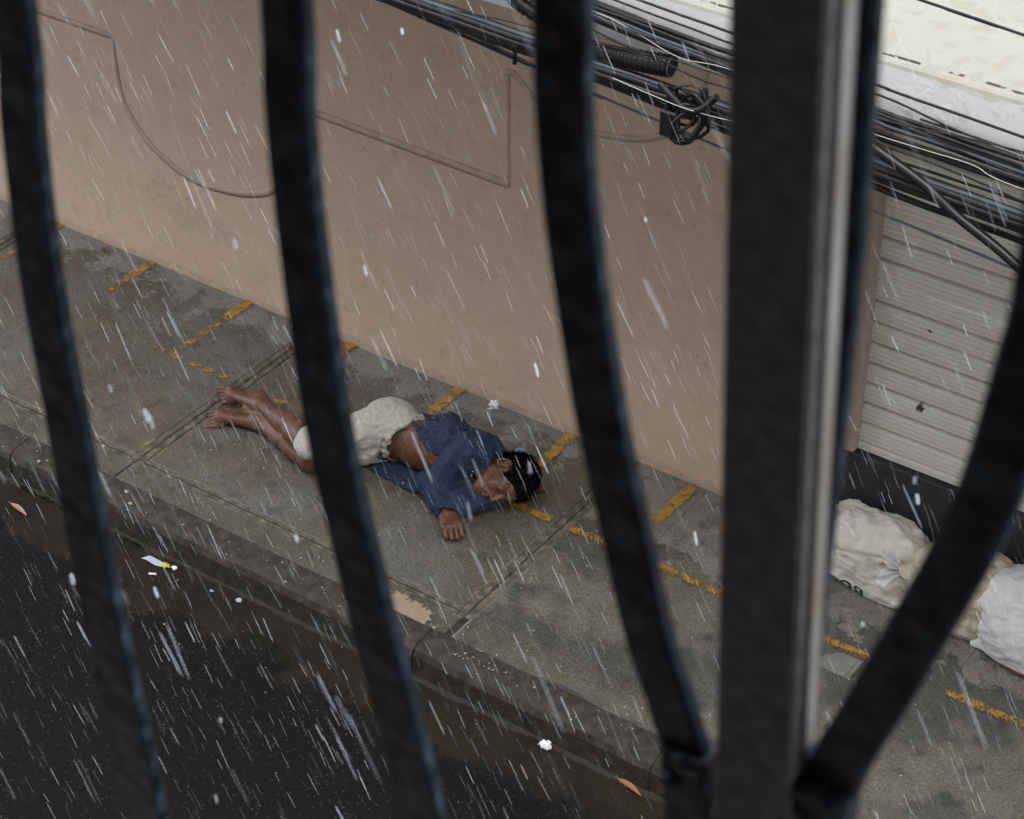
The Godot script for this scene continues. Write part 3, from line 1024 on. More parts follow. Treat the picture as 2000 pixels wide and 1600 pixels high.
func cables() -> void:
	one_cable("overhead_cable", "single black cable crossing above the cream canopy top", [Vector2(3.048, 2.979), Vector2(3.342, 2.963)], 1.25, 0.0042, M.cable_old, 1)
	one_cable("overhead_cable", "upper of two thin black cables on the white canopy front", [Vector2(2.18, 2.74), Vector2(2.504, 2.723), Vector2(2.949, 2.698), Vector2(3.383, 2.676)], 1.25, 0.0042, M.cable, 2, 0.002)
	one_cable("overhead_cable", "lower thin frayed black cable on the white canopy front", [Vector2(2.093, 2.716), Vector2(2.506, 2.692), Vector2(2.953, 2.668), Vector2(3.21, 2.634), Vector2(3.39, 2.629)], 1.25, 0.0034, M.cable_old, 3)
	# upper bundle under the canopy edge
	var t := thing("cable_bundle", "thick upper bundle of black cables running below the canopy edge", "cable bundle", "cable bundles")
	var mats := [M.cable, M.cable_old, M.cable, M.cable_grey, M.cable, M.cable_old, M.cable, M.cable, M.cable_old, M.cable]
	var ups := [0.0, 0.1, 0.22, 0.34, 0.45, 0.56, 0.66, 0.78, 0.9, 1.0]
	for i in 10:
		var pts := []
		for q in [[2.005, 2.698, 2.650], [2.509, 2.663, 2.606], [2.957, 2.634, 2.562], [3.392, 2.618, 2.544]]:
			pts.append(Vector2(q[0], lerpf(q[1], q[2], ups[i])))
		put(MB.new().tube(sagged(pts, 1.262 + 0.026 * sin(i * 2.4), 0.006, 20 + i), [0.0078, 0.0055, 0.0072, 0.0050, 0.0085][i % 5], 7).done(), "cable_strand", mats[i], t)
	# lower bundle with the corrugated sleeve
	t = thing("cable_bundle", "tight lower bundle of black cables hanging in front of the shutter", "cable bundle", "cable bundles")
	for i in 9:
		var w := i * TAU / 8.0
		var cy := 0.0 if i == 8 else cos(w) * 0.020
		var cz := 0.0 if i == 8 else sin(w) * 0.020
		var pts := []
		for q in [[1.40, 2.532], [1.824, 2.524], [2.009, 2.508], [2.519, 2.498], [2.972, 2.478], [3.414, 2.461]]:
			pts.append(Vector2(q[0], q[1] + cy))
		put(MB.new().tube(sagged(pts, 1.30 + cz, 0.005, 40 + i), 0.0112 if i % 3 else 0.0085, 7).done(), "cable_strand", M.cable_grey if i == 0 else ([M.cable, M.cable_old][i % 2]), t)
	var lows := [
		["thin black cable hanging just below the tight lower bundle", [Vector2(1.275, 2.475), Vector2(1.829, 2.452), Vector2(2.073, 2.470), Vector2(2.515, 2.430), Vector2(3.0, 2.41)], 0.0052, M.cable],
		["thin black cable second below the tight lower bundle", [Vector2(1.317, 2.471), Vector2(1.829, 2.418), Vector2(2.014, 2.438), Vector2(2.517, 2.412), Vector2(2.962, 2.394), Vector2(3.385, 2.372)], 0.0058, M.cable],
		["thin blue grey cable sagging lowest across the brown wall", [Vector2(1.731, 2.435), Vector2(2.015, 2.394), Vector2(2.521, 2.349), Vector2(2.971, 2.314), Vector2(3.256, 2.289)], 0.0040, M.cable_grey],
		["thin black cable passing straight over the crossing cable by the shutter", [Vector2(2.60, 2.490), Vector2(2.948, 2.487), Vector2(3.183, 2.487), Vector2(3.411, 2.484)], 0.0040, M.cable_old],
		["black cable close under the second thin cable, before the shutter", [Vector2(2.2, 2.425), Vector2(2.6, 2.398), Vector2(2.962, 2.384), Vector2(3.385, 2.360)], 0.0036, M.cable],
	]
	for i in lows.size():
		one_cable("overhead_cable", lows[i][0], lows[i][1], 1.25, lows[i][2], lows[i][3], 60 + i, 0.003)
	var dg := []
	for p in smooth2([Vector2(2.80, 2.60), Vector2(2.92, 2.585), Vector2(3.02, 2.55), Vector2(3.157, 2.495), Vector2(3.262, 2.433), Vector2(3.429, 2.355), Vector2(3.8, 2.15), Vector2(4.6, 1.9), Vector2(7.0, 1.8)], 8): dg.append(Vector3(p.x, p.y, 1.335))
	var o := put(MB.new().tube(dg, 0.0145, 9).done(), "crossing_cable", M.cable)
	tag(o, "thick black cable slanting down across the lower bundle before the shutter", "cable", "cables along the canopy")
	var loose := [[2.71, 2.60, 0.0026, "upper bundle's loosest thin cable crossing down beneath the canopy lip"], [2.58, 2.66, 0.0024, "thin cable climbing through the upper bundle from the wall side"], [2.655, 2.52, 0.0030, "thin slack cable dropping from upper bundle to lower bundle"]]
	for i in loose.size():
		var l: Array = loose[i]
		one_cable("overhead_cable", l[3], [Vector2(1.9, l[0]), Vector2(2.3, lerpf(l[0], l[1], 0.42)), Vector2(2.9, lerpf(l[0], l[1], 0.60)), Vector2(3.4, l[1])], 1.305, l[2], M.cable_old, 90 + i, 0.012)
	# corrugated sleeve
	var cpts := []
	var crad := []
	var base := smooth2([Vector2(1.50, 2.80), Vector2(1.731, 2.65), Vector2(1.805, 2.612), Vector2(2.008, 2.555), Vector2(2.099, 2.550), Vector2(2.187, 2.556), Vector2(2.309, 2.571)], 40)
	for i in base.size():
		cpts.append(Vector3(base[i].x, base[i].y + 0.006, 1.275))
		crad.append(lerpf(0.020, 0.030, smoothstep(0.55, 0.95, float(i) / base.size())) + (0.0045 if i % 6 < 3 else 0.0))
	var cs := thing("corrugated_conduit", "black corrugated conduit sleeve lying on the lower cable bundle", "conduit")
	put(MB.new().tube(cpts, crad, 14).done(), "sleeve", M.cable, cs)
	var cend: Vector3 = cpts[cpts.size() - 1]
	var ring := []
	for i in 17: ring.append(cend + Vector3(0.003, cos(TAU * i / 16.0) * 0.031, sin(TAU * i / 16.0) * 0.031))
	put(MB.new().tube(ring, 0.0022, 6).done(), "end_ring", M.cable_grey, cs)
	# hanging strap and slack loop
	var lp := thing("cable_clamp", "tangled black slack cable strapped to the lower bundle beside the brown wall", "clamp")
	var loop := []
	for p in smooth2([Vector2(2.356, 2.56), Vector2(2.350, 2.47), Vector2(2.356, 2.415), Vector2(2.385, 2.392), Vector2(2.425, 2.405), Vector2(2.452, 2.45), Vector2(2.475, 2.50), Vector2(2.468, 2.585)], 5): loop.append(Vector3(p.x, p.y, 1.352))
	put(MB.new().tube(loop, 0.010, 8).done(), "strap", M.cable, lp)
	var kr := RandomNumberGenerator.new()
	kr.seed = 21
	for k in 6:
		var lc := Vector3(2.405 + kr.randf_range(-0.03, 0.035), 2.475 + kr.randf_range(-0.02, 0.05), 1.345 + kr.randf_range(-0.02, 0.03))
		var lr := Vector2(kr.randf_range(0.030, 0.062), kr.randf_range(0.035, 0.075))
		var tilt := kr.randf_range(-0.5, 0.5)
		var coil := []
		for j in 15:
			var w := TAU * j / 13.0 + kr.randf_range(-0.1, 0.1)
			coil.append(lc + Vector3(cos(w) * lr.x + sin(w) * lr.y * tilt, sin(w) * lr.y, 0.012 * sin(w * 2.0 + k)))
		put(MB.new().tube(coil, kr.randf_range(0.003, 0.006), 6).done(), "slack_coil", [M.cable, M.cable_old][k % 2], lp)
	loop = []
	for p in smooth2([Vector2(2.33, 2.57), Vector2(2.375, 2.54), Vector2(2.42, 2.515), Vector2(2.47, 2.53), Vector2(2.52, 2.585)], 5): loop.append(Vector3(p.x, p.y, 1.372))
	put(MB.new().tube(loop, 0.010, 8).done(), "strap", M.cable_old, lp)
	put(MB.new().box(Vector3(2.328, 2.398, 1.336), Vector3(2.388, 2.485, 1.366), 0.006).done(), "buckle", M.cable, lp)
	var tie := put(MB.new().tube([Vector3(1.797, 2.52, 1.332), Vector3(1.799, 2.49, 1.33), Vector3(1.793, 2.455, 1.325)], [0.012, 0.006, 0.008], 6).done(), "cable_tie", M.cable)
	tag(tie, "short black cable tie end hanging from the lower bundle", "cable tie")
	for w in [["thin white wire slung from the conduit end towards the strap", [Vector3(2.18, 2.548, 1.385), Vector3(2.30, 2.535, 1.385), Vector3(2.441, 2.523, 1.382), Vector3(2.60, 2.508, 1.34)], 0.0013], ["thin pale wire drooping over the upper cable bundle beside the post", [Vector3(1.9, 2.70, 1.31), Vector3(2.094, 2.692, 1.31), Vector3(2.2, 2.673, 1.312), Vector3(2.358, 2.636, 1.315), Vector3(2.509, 2.645, 1.31), Vector3(2.8, 2.62, 1.30)], 0.0012], ["thin pale wire wandering over the upper bundle above the shutter", [Vector3(2.8, 2.60, 1.31), Vector3(2.961, 2.587, 1.312), Vector3(3.14, 2.588, 1.315), Vector3(3.277, 2.585, 1.31), Vector3(3.399, 2.562, 1.31), Vector3(3.9, 2.55, 1.3)], 0.0013]]:
		o = put(MB.new().tube(smooth2(w[1], 6), w[2], 5).done(), "thin_wire", M.wire)
		tag(o, w[0], "wire")

# ---------------------------------------------------------------- sacks
func sack_body(c: Vector3, b: Basis, r: Vector3, sd: int, fold: float, extra: Callable) -> Field:
	var m := r.length() + 0.06
	var ext := Vector3(absf(b.x.x) * r.x + absf(b.y.x) * r.y + absf(b.z.x) * r.z, absf(b.x.y) * r.x + absf(b.y.y) * r.y + absf(b.z.y) * r.z, absf(b.x.z) * r.x + absf(b.y.z) * r.y + absf(b.z.z) * r.z) * 1.02 + Vector3.ONE * 0.07
	m = m
	var f := Field.new(c - ext, c + ext, 0.0075)
	f.superbox(c, b, r, 2.7)
	extra.call(f)
	var n1 := noise(3.2, 2, sd)
	var n2 := noise(6.5, 3, sd + 1)
	n2.fractal_type = FastNoiseLite.FRACTAL_RIDGED
	f.each(func(p: Vector3, d: float) -> float:
		var q := b.transposed() * (p - c)
		var e := d + 0.016 * n1.get_noise_3dv(p)
		return e - fold * n2.get_noise_3d(q.x * 0.45 + q.y * 0.3, q.y * 0.9 - q.x * 0.35, q.z * 0.8)
	, 0.05)
	f.keep(Vector3(0, 0.0015, 0), Vector3(0, -1, 0))
	f.keep(Vector3(0, 0, 0.0145), Vector3(0, 0, -1))
	return f

func tuft(parent: Node, called: String, root: Vector3, dir: Vector3, across: Vector3, size: float, m: Material, sd: int) -> void:
	# the loose gathered mouth of a tied sack: a pleated fan
	var mb := MB.new()
	var nn := dir.cross(across).normalized()
	var r := RandomNumberGenerator.new()
	r.seed = sd
	var rows := 7
	var cols := 26
	var ph := r.randf() * 6.0
	var pts := []
	for i in rows:
		var t := float(i) / (rows - 1)
		var row := []
		for j in cols:
			var w := (float(j) / (cols - 1) - 0.5) * 2.0
			var ang := w * (0.55 + 0.25 * t)
			var l := size * t * (0.86 + 0.18 * sin(w * 5.0 + ph))
			var q := root + (dir * cos(ang) + across * sin(ang)) * l + across * w * 0.010
			q += nn * (sin(w * 13.0 + ph) * 0.010 * (0.4 + t) * size / 0.07 + sin(w * 5.3 + 2.0 * ph) * 0.012 * t + 0.010 * (1.0 - w * w))
			row.append(q)
		pts.append(row)
	for i in rows - 1:
		for j in cols - 1:
			mb.quad(pts[i][j], pts[i + 1][j], pts[i + 1][j + 1], pts[i][j + 1])
			var e := nn * -0.0016
			mb.quad(pts[i][j + 1] + e, pts[i + 1][j + 1] + e, pts[i + 1][j] + e, pts[i][j] + e)
	put(mb.done(), called, m, parent)

func tied_neck(f: Field, from: Vector3, knot: Vector3, across: Vector3, spread: float, sd: int) -> void:
	# pleats drawn together towards the knot
	var r := RandomNumberGenerator.new()
	r.seed = sd
	var up := (knot - from).normalized().cross(across).normalized()
	f.cap(from, knot, 0.058, 0.012, 0.03)
	for i in 9:
		var w := (i / 8.0 - 0.5) * 2.0
		var a := from + across * w * spread + up * (0.045 * (1.0 - w * w) + r.randf_range(-0.008, 0.008))
		f.cap(a, knot, 0.014, 0.006, 0.006)
	f.ell(knot, Basis(), Vector3(0.017, 0.017, 0.017), 0.012)

func sacks() -> void:
	var none := func(_f: Field) -> void: pass
	# half hidden by the post
	var t := thing("sack", "dirty white sack with a tied tuft, mostly behind the thick post", "sack", "woven sacks against the black plinth")
	var ba := Basis(Vector3(0, 1, 0), 0.12)
	put(sack_body(Vector3(2.315, 0.115, 0.125), ba, Vector3(0.135, 0.125, 0.105), 101, 0.012, none).nets(MB.new()).done(), "bag", M.sack_dirty, t)
	tuft(t, "tied_mouth", Vector3(2.462, 0.215, 0.175), Vector3(0.10, 0.95, -0.25).normalized(), Vector3(0.85, -0.15, -0.45).normalized(), 0.085, M.sack_white, 3)
	# big slumped one
	t = thing("sack", "large slumped white sack printed with dark letters along its foot", "sack", "woven sacks against the black plinth")
	var bb := Basis(Vector3(0, 1, 0), -0.03) * Basis(Vector3(0, 0, 1), -0.10)
	var cb := Vector3(2.635, 0.135, 0.130)
	var fb := sack_body(cb, bb, Vector3(0.240, 0.150, 0.120), 111, 0.017, func(f: Field) -> void:
		f.cap(Vector3(2.47, 0.235, 0.10), Vector3(2.56, 0.262, 0.12), 0.022, 0.012, 0.03)
		f.cap(Vector3(2.45, 0.20, 0.17), Vector3(2.54, 0.20, 0.19), 0.018, 0.008, 0.02))
	put(fb.nets(MB.new()).done(), "bag", M.sack, t)
	sack_print(t, fb, "BOU", Vector3(2.560, 0.030, 0.40))
	# tied one with its neck towards the big sack
	t = thing("sack", "stained cream sack whose knotted neck rests on the printed sack", "sack", "woven sacks against the black plinth")
	var cc := Vector3(2.995, 0.148, 0.145)
	var knot := Vector3(2.800, 0.215, 0.245)
	var bc := Basis(Vector3(0, 1, 0), 0.05)
	var fc := sack_body(cc, bc, Vector3(0.225, 0.165, 0.128), 121, 0.011, func(f: Field) -> void: tied_neck(f, Vector3(2.895, 0.140, 0.185), knot, Vector3(0.25, 0.80, -0.55).normalized(), 0.125, 5))
	put(fc.nets(MB.new()).done(), "bag", M.sack_dirty, t)
	tuft(t, "tied_mouth", knot + Vector3(-0.008, 0.003, 0.004), Vector3(-0.80, 0.32, 0.50).normalized(), Vector3(-0.1, 0.80, -0.60).normalized(), 0.100, M.sack_white, 9)
	# clean plump one
	t = thing("sack", "clean plump white sack with stitched edge and red stripe underneath", "sack", "woven sacks against the black plinth")
	var cd := Vector3(3.350, 0.165, 0.188)
	var bd := Basis(Vector3(0, 1, 0), -0.10)
	var fd := sack_body(cd, bd, Vector3(0.265, 0.180, 0.162), 131, 0.011, func(f: Field) -> void: f.cap(Vector3(3.10, 0.02, 0.245), Vector3(3.2, 0.06, 0.235), 0.006, 0.03, 0.03))
	put(fd.nets(MB.new()).done(), "bag", M.sack_white, t)
	var seam := []
	for i in 15:
		var w := i / 14.0
		seam.append(skin_of(fd, Vector3(3.06 + 0.012 * sin(i * 2.1), lerpf(0.035, 0.29, w), lerpf(0.30, 0.10, w)), Vector3(3.35, 0.15, 0.16)) + Vector3(-0.003, 0.002, 0.002))
	put(MB.new().tube(seam, 0.0055, 6).done(), "stitched_seam", M.sack_white, t)
	put(MB.new().tube([seam[11] + Vector3(0.004, 0.003, 0.004), seam[12] + Vector3(0.004, 0.003, 0.004), seam[13] + Vector3(0.004, 0.003, 0.004)], 0.003, 6).done(), "stitching", M.blue_thread, t)
	var red := []
	for i in 9: red.append(skin_of(fd, Vector3(3.15 + i * 0.022, 0.022 + 0.004 * sin(i * 1.3), 0.40), Vector3(3.30, 0.03, 0.16)) + Vector3(0, 0, 0.001))
	put(MB.new().tube(red, [0.002, 0.003, 0.003, 0.004, 0.005, 0.007, 0.008, 0.008, 0.006], 6).done(), "red_stripe", M.red, t)
	put(MB.new().tube([seam[0], seam[0] + Vector3(0.012, -0.012, 0.015), seam[0] + Vector3(0.030, -0.026, 0.018)], 0.0018, 5).done(), "loose_thread", M.sack_white, t)

func skin_of(f: Field, from: Vector3, to: Vector3) -> Vector3:
	# where the line from outside first meets the surface
	var dir := (to - from).normalized()
	var p := from
	for i in 200:
		var d := f.at(p)
		if d < 0.0005: break
		p += dir * maxf(0.0006, minf(d * 0.7, 0.01))
	return p

func sack_print(parent: Node, f: Field, text: String, centre: Vector3) -> void:
	# letters printed on the sack, upside down: laid on its surface
	var tm := TextMesh.new()
	tm.text = text
	var ft := SystemFont.new()
	ft.font_names = PackedStringArray(["Droid Sans"])
	ft.font_weight = 700
	tm.font = ft
	tm.font_size = 32
	tm.pixel_size = 0.0021
	tm.depth = 0.0
	tm.curve_step = 1.5
	var a := tm.get_mesh_arrays()
	if a.is_empty(): return
	var src: PackedVector3Array = a[Mesh.ARRAY_VERTEX]
	var idx: PackedInt32Array = a[Mesh.ARRAY_INDEX] if a[Mesh.ARRAY_INDEX] != null else PackedInt32Array()
	if idx.is_empty():
		for i in src.size(): idx.append(i)
	var tri := []
	for i in range(0, idx.size(), 3): tri.append([src[idx[i]], src[idx[i + 1]], src[idx[i + 2]]])
	for pass_no in 2:
		var more := []
		for q in tri:
			var ab: Vector3 = (q[0] + q[1]) * 0.5
			var bc: Vector3 = (q[1] + q[2]) * 0.5
			var ca: Vector3 = (q[2] + q[0]) * 0.5
			more.append_array([[q[0], ab, ca], [ab, q[1], bc], [ca, bc, q[2]], [ab, bc, ca]])
		tri = more
	var mb := MB.new()
	for q in tri:
		var w := []
		for p in q:
			var from := centre + Vector3(-p.x * 1.25, -p.y * 1.0, 0)
			w.append(skin_of(f, from, from + Vector3(0, 0.0, -1)) + Vector3(0, 0.0006, 0.0014))
		mb.tri(w[0], w[1], w[2])
	put(mb.done(), "lettering", M.ink, parent)

# ---------------------------------------------------------------- litter
func crumple(c: Vector3, r: Vector3, sd: int, cell := 0.003) -> ArrayMesh:
	var f := Field.new(c - r * 1.5 - Vector3.ONE * 0.01, c + r * 1.5 + Vector3.ONE * 0.01, cell)
	f.ell(c, Basis(), r, 0.004)
	var g := RandomNumberGenerator.new()
	g.seed = sd
	for i in 12:
		var d := Vector3(g.randf_range(-1, 1), g.randf_range(-0.3, 0.8), g.randf_range(-1, 1)).normalized()
		f.cap(c, c + d * r * g.randf_range(0.8, 1.25), r.y * 0.35, r.y * 0.18, 0.005)
	var n := noise(45.0, 3, sd)
	n.fractal_type = FastNoiseLite.FRACTAL_RIDGED
	var amp := r.y * 0.45
	f.each(func(p: Vector3, d: float) -> float: return d + amp * n.get_noise_3dv(p))
	f.keep(c - Vector3(0, r.y * 0.9, 0), Vector3(0, -1, 0))
	return f.nets(MB.new()).done()

func leaf(a: Vector3, b: Vector3, w: float, curl: float, m: Material, label: String) -> void:
	var mb := MB.new()
	var d := (b - a)
	var s := d.cross(Vector3.UP).normalized()
	var n := 10
	var prev := []
	for i in n + 1:
		var t := float(i) / n
		var k := w * pow(sin(PI * clampf(t * 0.96 + 0.02, 0, 1)), 0.8) * (1.0 - 0.25 * t)
		var c := a + d * t + Vector3(0, curl * sin(PI * t) + 0.004, 0)
		var row := [c - s * k + Vector3(0, k * 0.35, 0), c, c + s * k + Vector3(0, k * 0.28, 0)]
		if i > 0:
			for j in 2: mb.quad(prev[j], prev[j + 1], row[j + 1], row[j])
		prev = row
	mb.tube([a + d * -0.12 + Vector3(0, 0.004, 0), a + Vector3(0, 0.005, 0)], 0.0012, 5)
	var o := put(mb.done(), "fallen_leaf", m)
	tag(o, label, "leaf", "fallen leaves")

func litter() -> void:
	var o := put(crumple(Vector3(0.792, 0.022, 0.045), Vector3(0.024, 0.022, 0.022), 5), "tissue", M.tissue)
	tag(o, "crumpled white tissue at the foot of the brown wall", "tissue")
	o = put(crumple(Vector3(2.035, -0.117, 1.475), Vector3(0.026, 0.018, 0.020), 8), "tissue", M.tissue)
	tag(o, "wet white tissue wad in the gutter under the kerb", "tissue")
	o = put(crumple(Vector3(0.611, -0.129, 1.492), Vector3(0.014, 0.008, 0.013), 11, 0.002), "paper_scrap", M.paper)
	tag(o, "small crumpled lilac paper scrap in the gutter", "paper scrap")
	o = put(crumple(Vector3(0.484, -0.133, 1.507), Vector3(0.009, 0.004, 0.006), 12, 0.002), "paper_scrap", M.paper)
	tag(o, "tiny pale paper shred in the gutter beside the lilac scrap", "paper scrap")
	# folded receipt with a yellow sweet wrapper on its end
	var pb := MB.new()
	var a := Vector3(0.128, -0.128, 1.522)
	var d := Vector3(0.105, 0.0, -0.006)
	var s := Vector3(0.030, 0, -0.036) * 0.75
	var rows := []
	for i in 9:
		var t := i / 8.0
		rows.append([a + d * t + Vector3(0, 0.004 * sin(t * 7.0), 0), a + d * t + s + Vector3(0, 0.003 * sin(t * 6.0 + 1.0) + 0.004, 0)])
	for i in 8: pb.quad(rows[i][0], rows[i][1], rows[i + 1][1], rows[i + 1][0])
	o = put(pb.done(), "paper_strip", M.paper)
	tag(o, "flat lilac white paper strip lying in the gutter", "paper")
	o = put(crumple(Vector3(0.243, -0.122, 1.503), Vector3(0.020, 0.010, 0.012), 15, 0.002), "sweet_wrapper", M.yellow)
	tag(o, "shiny yellow sweet wrapper on the end of the paper strip", "wrapper")
	o = put(crumple(Vector3(0.276, -0.129, 1.490), Vector3(0.013, 0.008, 0.010), 16, 0.002), "paper_scrap", M.tissue)
	tag(o, "white paper scrap touching the yellow wrapper", "paper scrap")
	o = put(MB.new().tube([Vector3(0.214, -0.132, 1.571), Vector3(0.240, -0.132, 1.556)], 0.0042, 10).done(), "cigarette_end", M.tissue)
	tag(o, "white cigarette end in the gutter near the paper strip", "cigarette end")
	leaf(Vector3(2.331, -0.132, 1.458), Vector3(2.443, -0.134, 1.480), 0.013, 0.008, M.leaf, "narrow orange brown leaf lying in the gutter")
	leaf(Vector3(-0.549, -0.134, 1.565), Vector3(-0.438, -0.134, 1.585), 0.013, 0.006, M.leaf_pink, "pinkish dried leaf in the gutter by yellow stalks")
	leaf(Vector3(-1.45, 0.004, 0.055), Vector3(-1.385, 0.004, 0.085), 0.015, 0.010, M.leaf_dark, "curled dark brown leaf on the pavement near the wall")
	# stray crumbs and grit, more of them by the kerb
	var crumbs := MultiMesh.new()
	crumbs.transform_format = MultiMesh.TRANSFORM_3D
	crumbs.mesh = crumple(Vector3.ZERO, Vector3(0.010, 0.007, 0.009), 30, 0.003)
	var g := RandomNumberGenerator.new()
	g.seed = 77
	var tr := []
	for i in 420:
		var where := g.randf()
		var x := g.randf_range(-2.4, 4.0)
		var z := g.randf_range(0.02, 1.43)
		var y := 0.001
		if where < 0.30: z = g.randf_range(1.20, 1.42)
		elif where < 0.55:
			z = g.randf_range(1.46, 3.2)
			y = -0.132
		elif where < 0.62: x = g.randf_range(1.55, 1.85); z = 1.36 - 0.05 * (x - 1.6) + g.randf_range(-0.02, 0.02)
		var sc := g.randf_range(0.12, 0.45)
		tr.append(Transform3D(Basis(Vector3.UP, g.randf() * TAU).scaled(Vector3.ONE * sc), Vector3(x, y, z)))
	for q in [[-0.376, 1.183, 0.8], [-0.086, 1.356, 1.0], [-0.02, 1.403, 0.9], [-0.519, 1.411, 0.8]]:
		tr.append(Transform3D(Basis(Vector3.UP, q[0] * 9.0).scaled(Vector3.ONE * q[2]), Vector3(q[0], 0.003, q[1])))
	crumbs.instance_count = tr.size()
	for i in tr.size(): crumbs.set_instance_transform(i, tr[i])
	var mi := MultiMeshInstance3D.new()
	mi.multimesh = crumbs
	mi.material_override = M.crumb
	mi.name = "grit"
	add_child(mi)
	tag(mi, "pale crumbs and grit scattered over pavement and gutter", "grit", "", "stuff")
	# weeds in the gutter at the left
	var wb := MB.new()
	for i in 160:
		var x := g.randf_range(-0.60, 0.10)
		var p := Vector3(x, -0.135, 1.452 + g.randf_range(0.0, 0.018))
		if absf(x + 0.15) < 0.14: continue
		var tip := p + Vector3(g.randf_range(-0.015, 0.015), g.randf_range(0.008, 0.030), g.randf_range(0.0, 0.02))
		var sd := Vector3(g.randf_range(-1, 1), 0, g.randf_range(-1, 1)).normalized() * 0.003
		wb.quad(p - sd, p.lerp(tip, 0.5) - sd * 1.6, tip, p + sd)
	o = put(wb.done(), "gutter_weeds", M.moss)
	tag(o, "dark green moss and weeds rooted along the gutter foot of kerb", "weeds", "", "stuff")
	# plastic cup behind the head
	var cu := thing("plastic_cup", "small light blue plastic cup lying behind the sleeper's head", "cup")
	var c0 := Vector3(1.100, 0.034, 0.290)
	var ax := Vector3(0.55, 0.10, 0.83).normalized()
	put(MB.new().tube([c0 - ax * 0.03, c0 - ax * 0.028, c0 + ax * 0.05], [0.026, 0.030, 0.034], 18).done(), "wall", M.cup, cu)
	put(MB.new().tube([c0 + ax * 0.048, c0 + ax * 0.053], 0.036, 18).done(), "rim", M.cup, cu)

# ---------------------------------------------------------------- the sleeper
func head_at(u: float, f: float, r: float) -> Vector3:
	return HC + HU * u + HF * f + HR * r

var HC := Vector3(1.204, 0.124, 0.543)
var HU := Vector3(0.942, 0.038, -0.333)
var HR := Vector3(0.0, 0.965, 0.24)
var HF := Vector3(0.512, -0.522, 0.682)

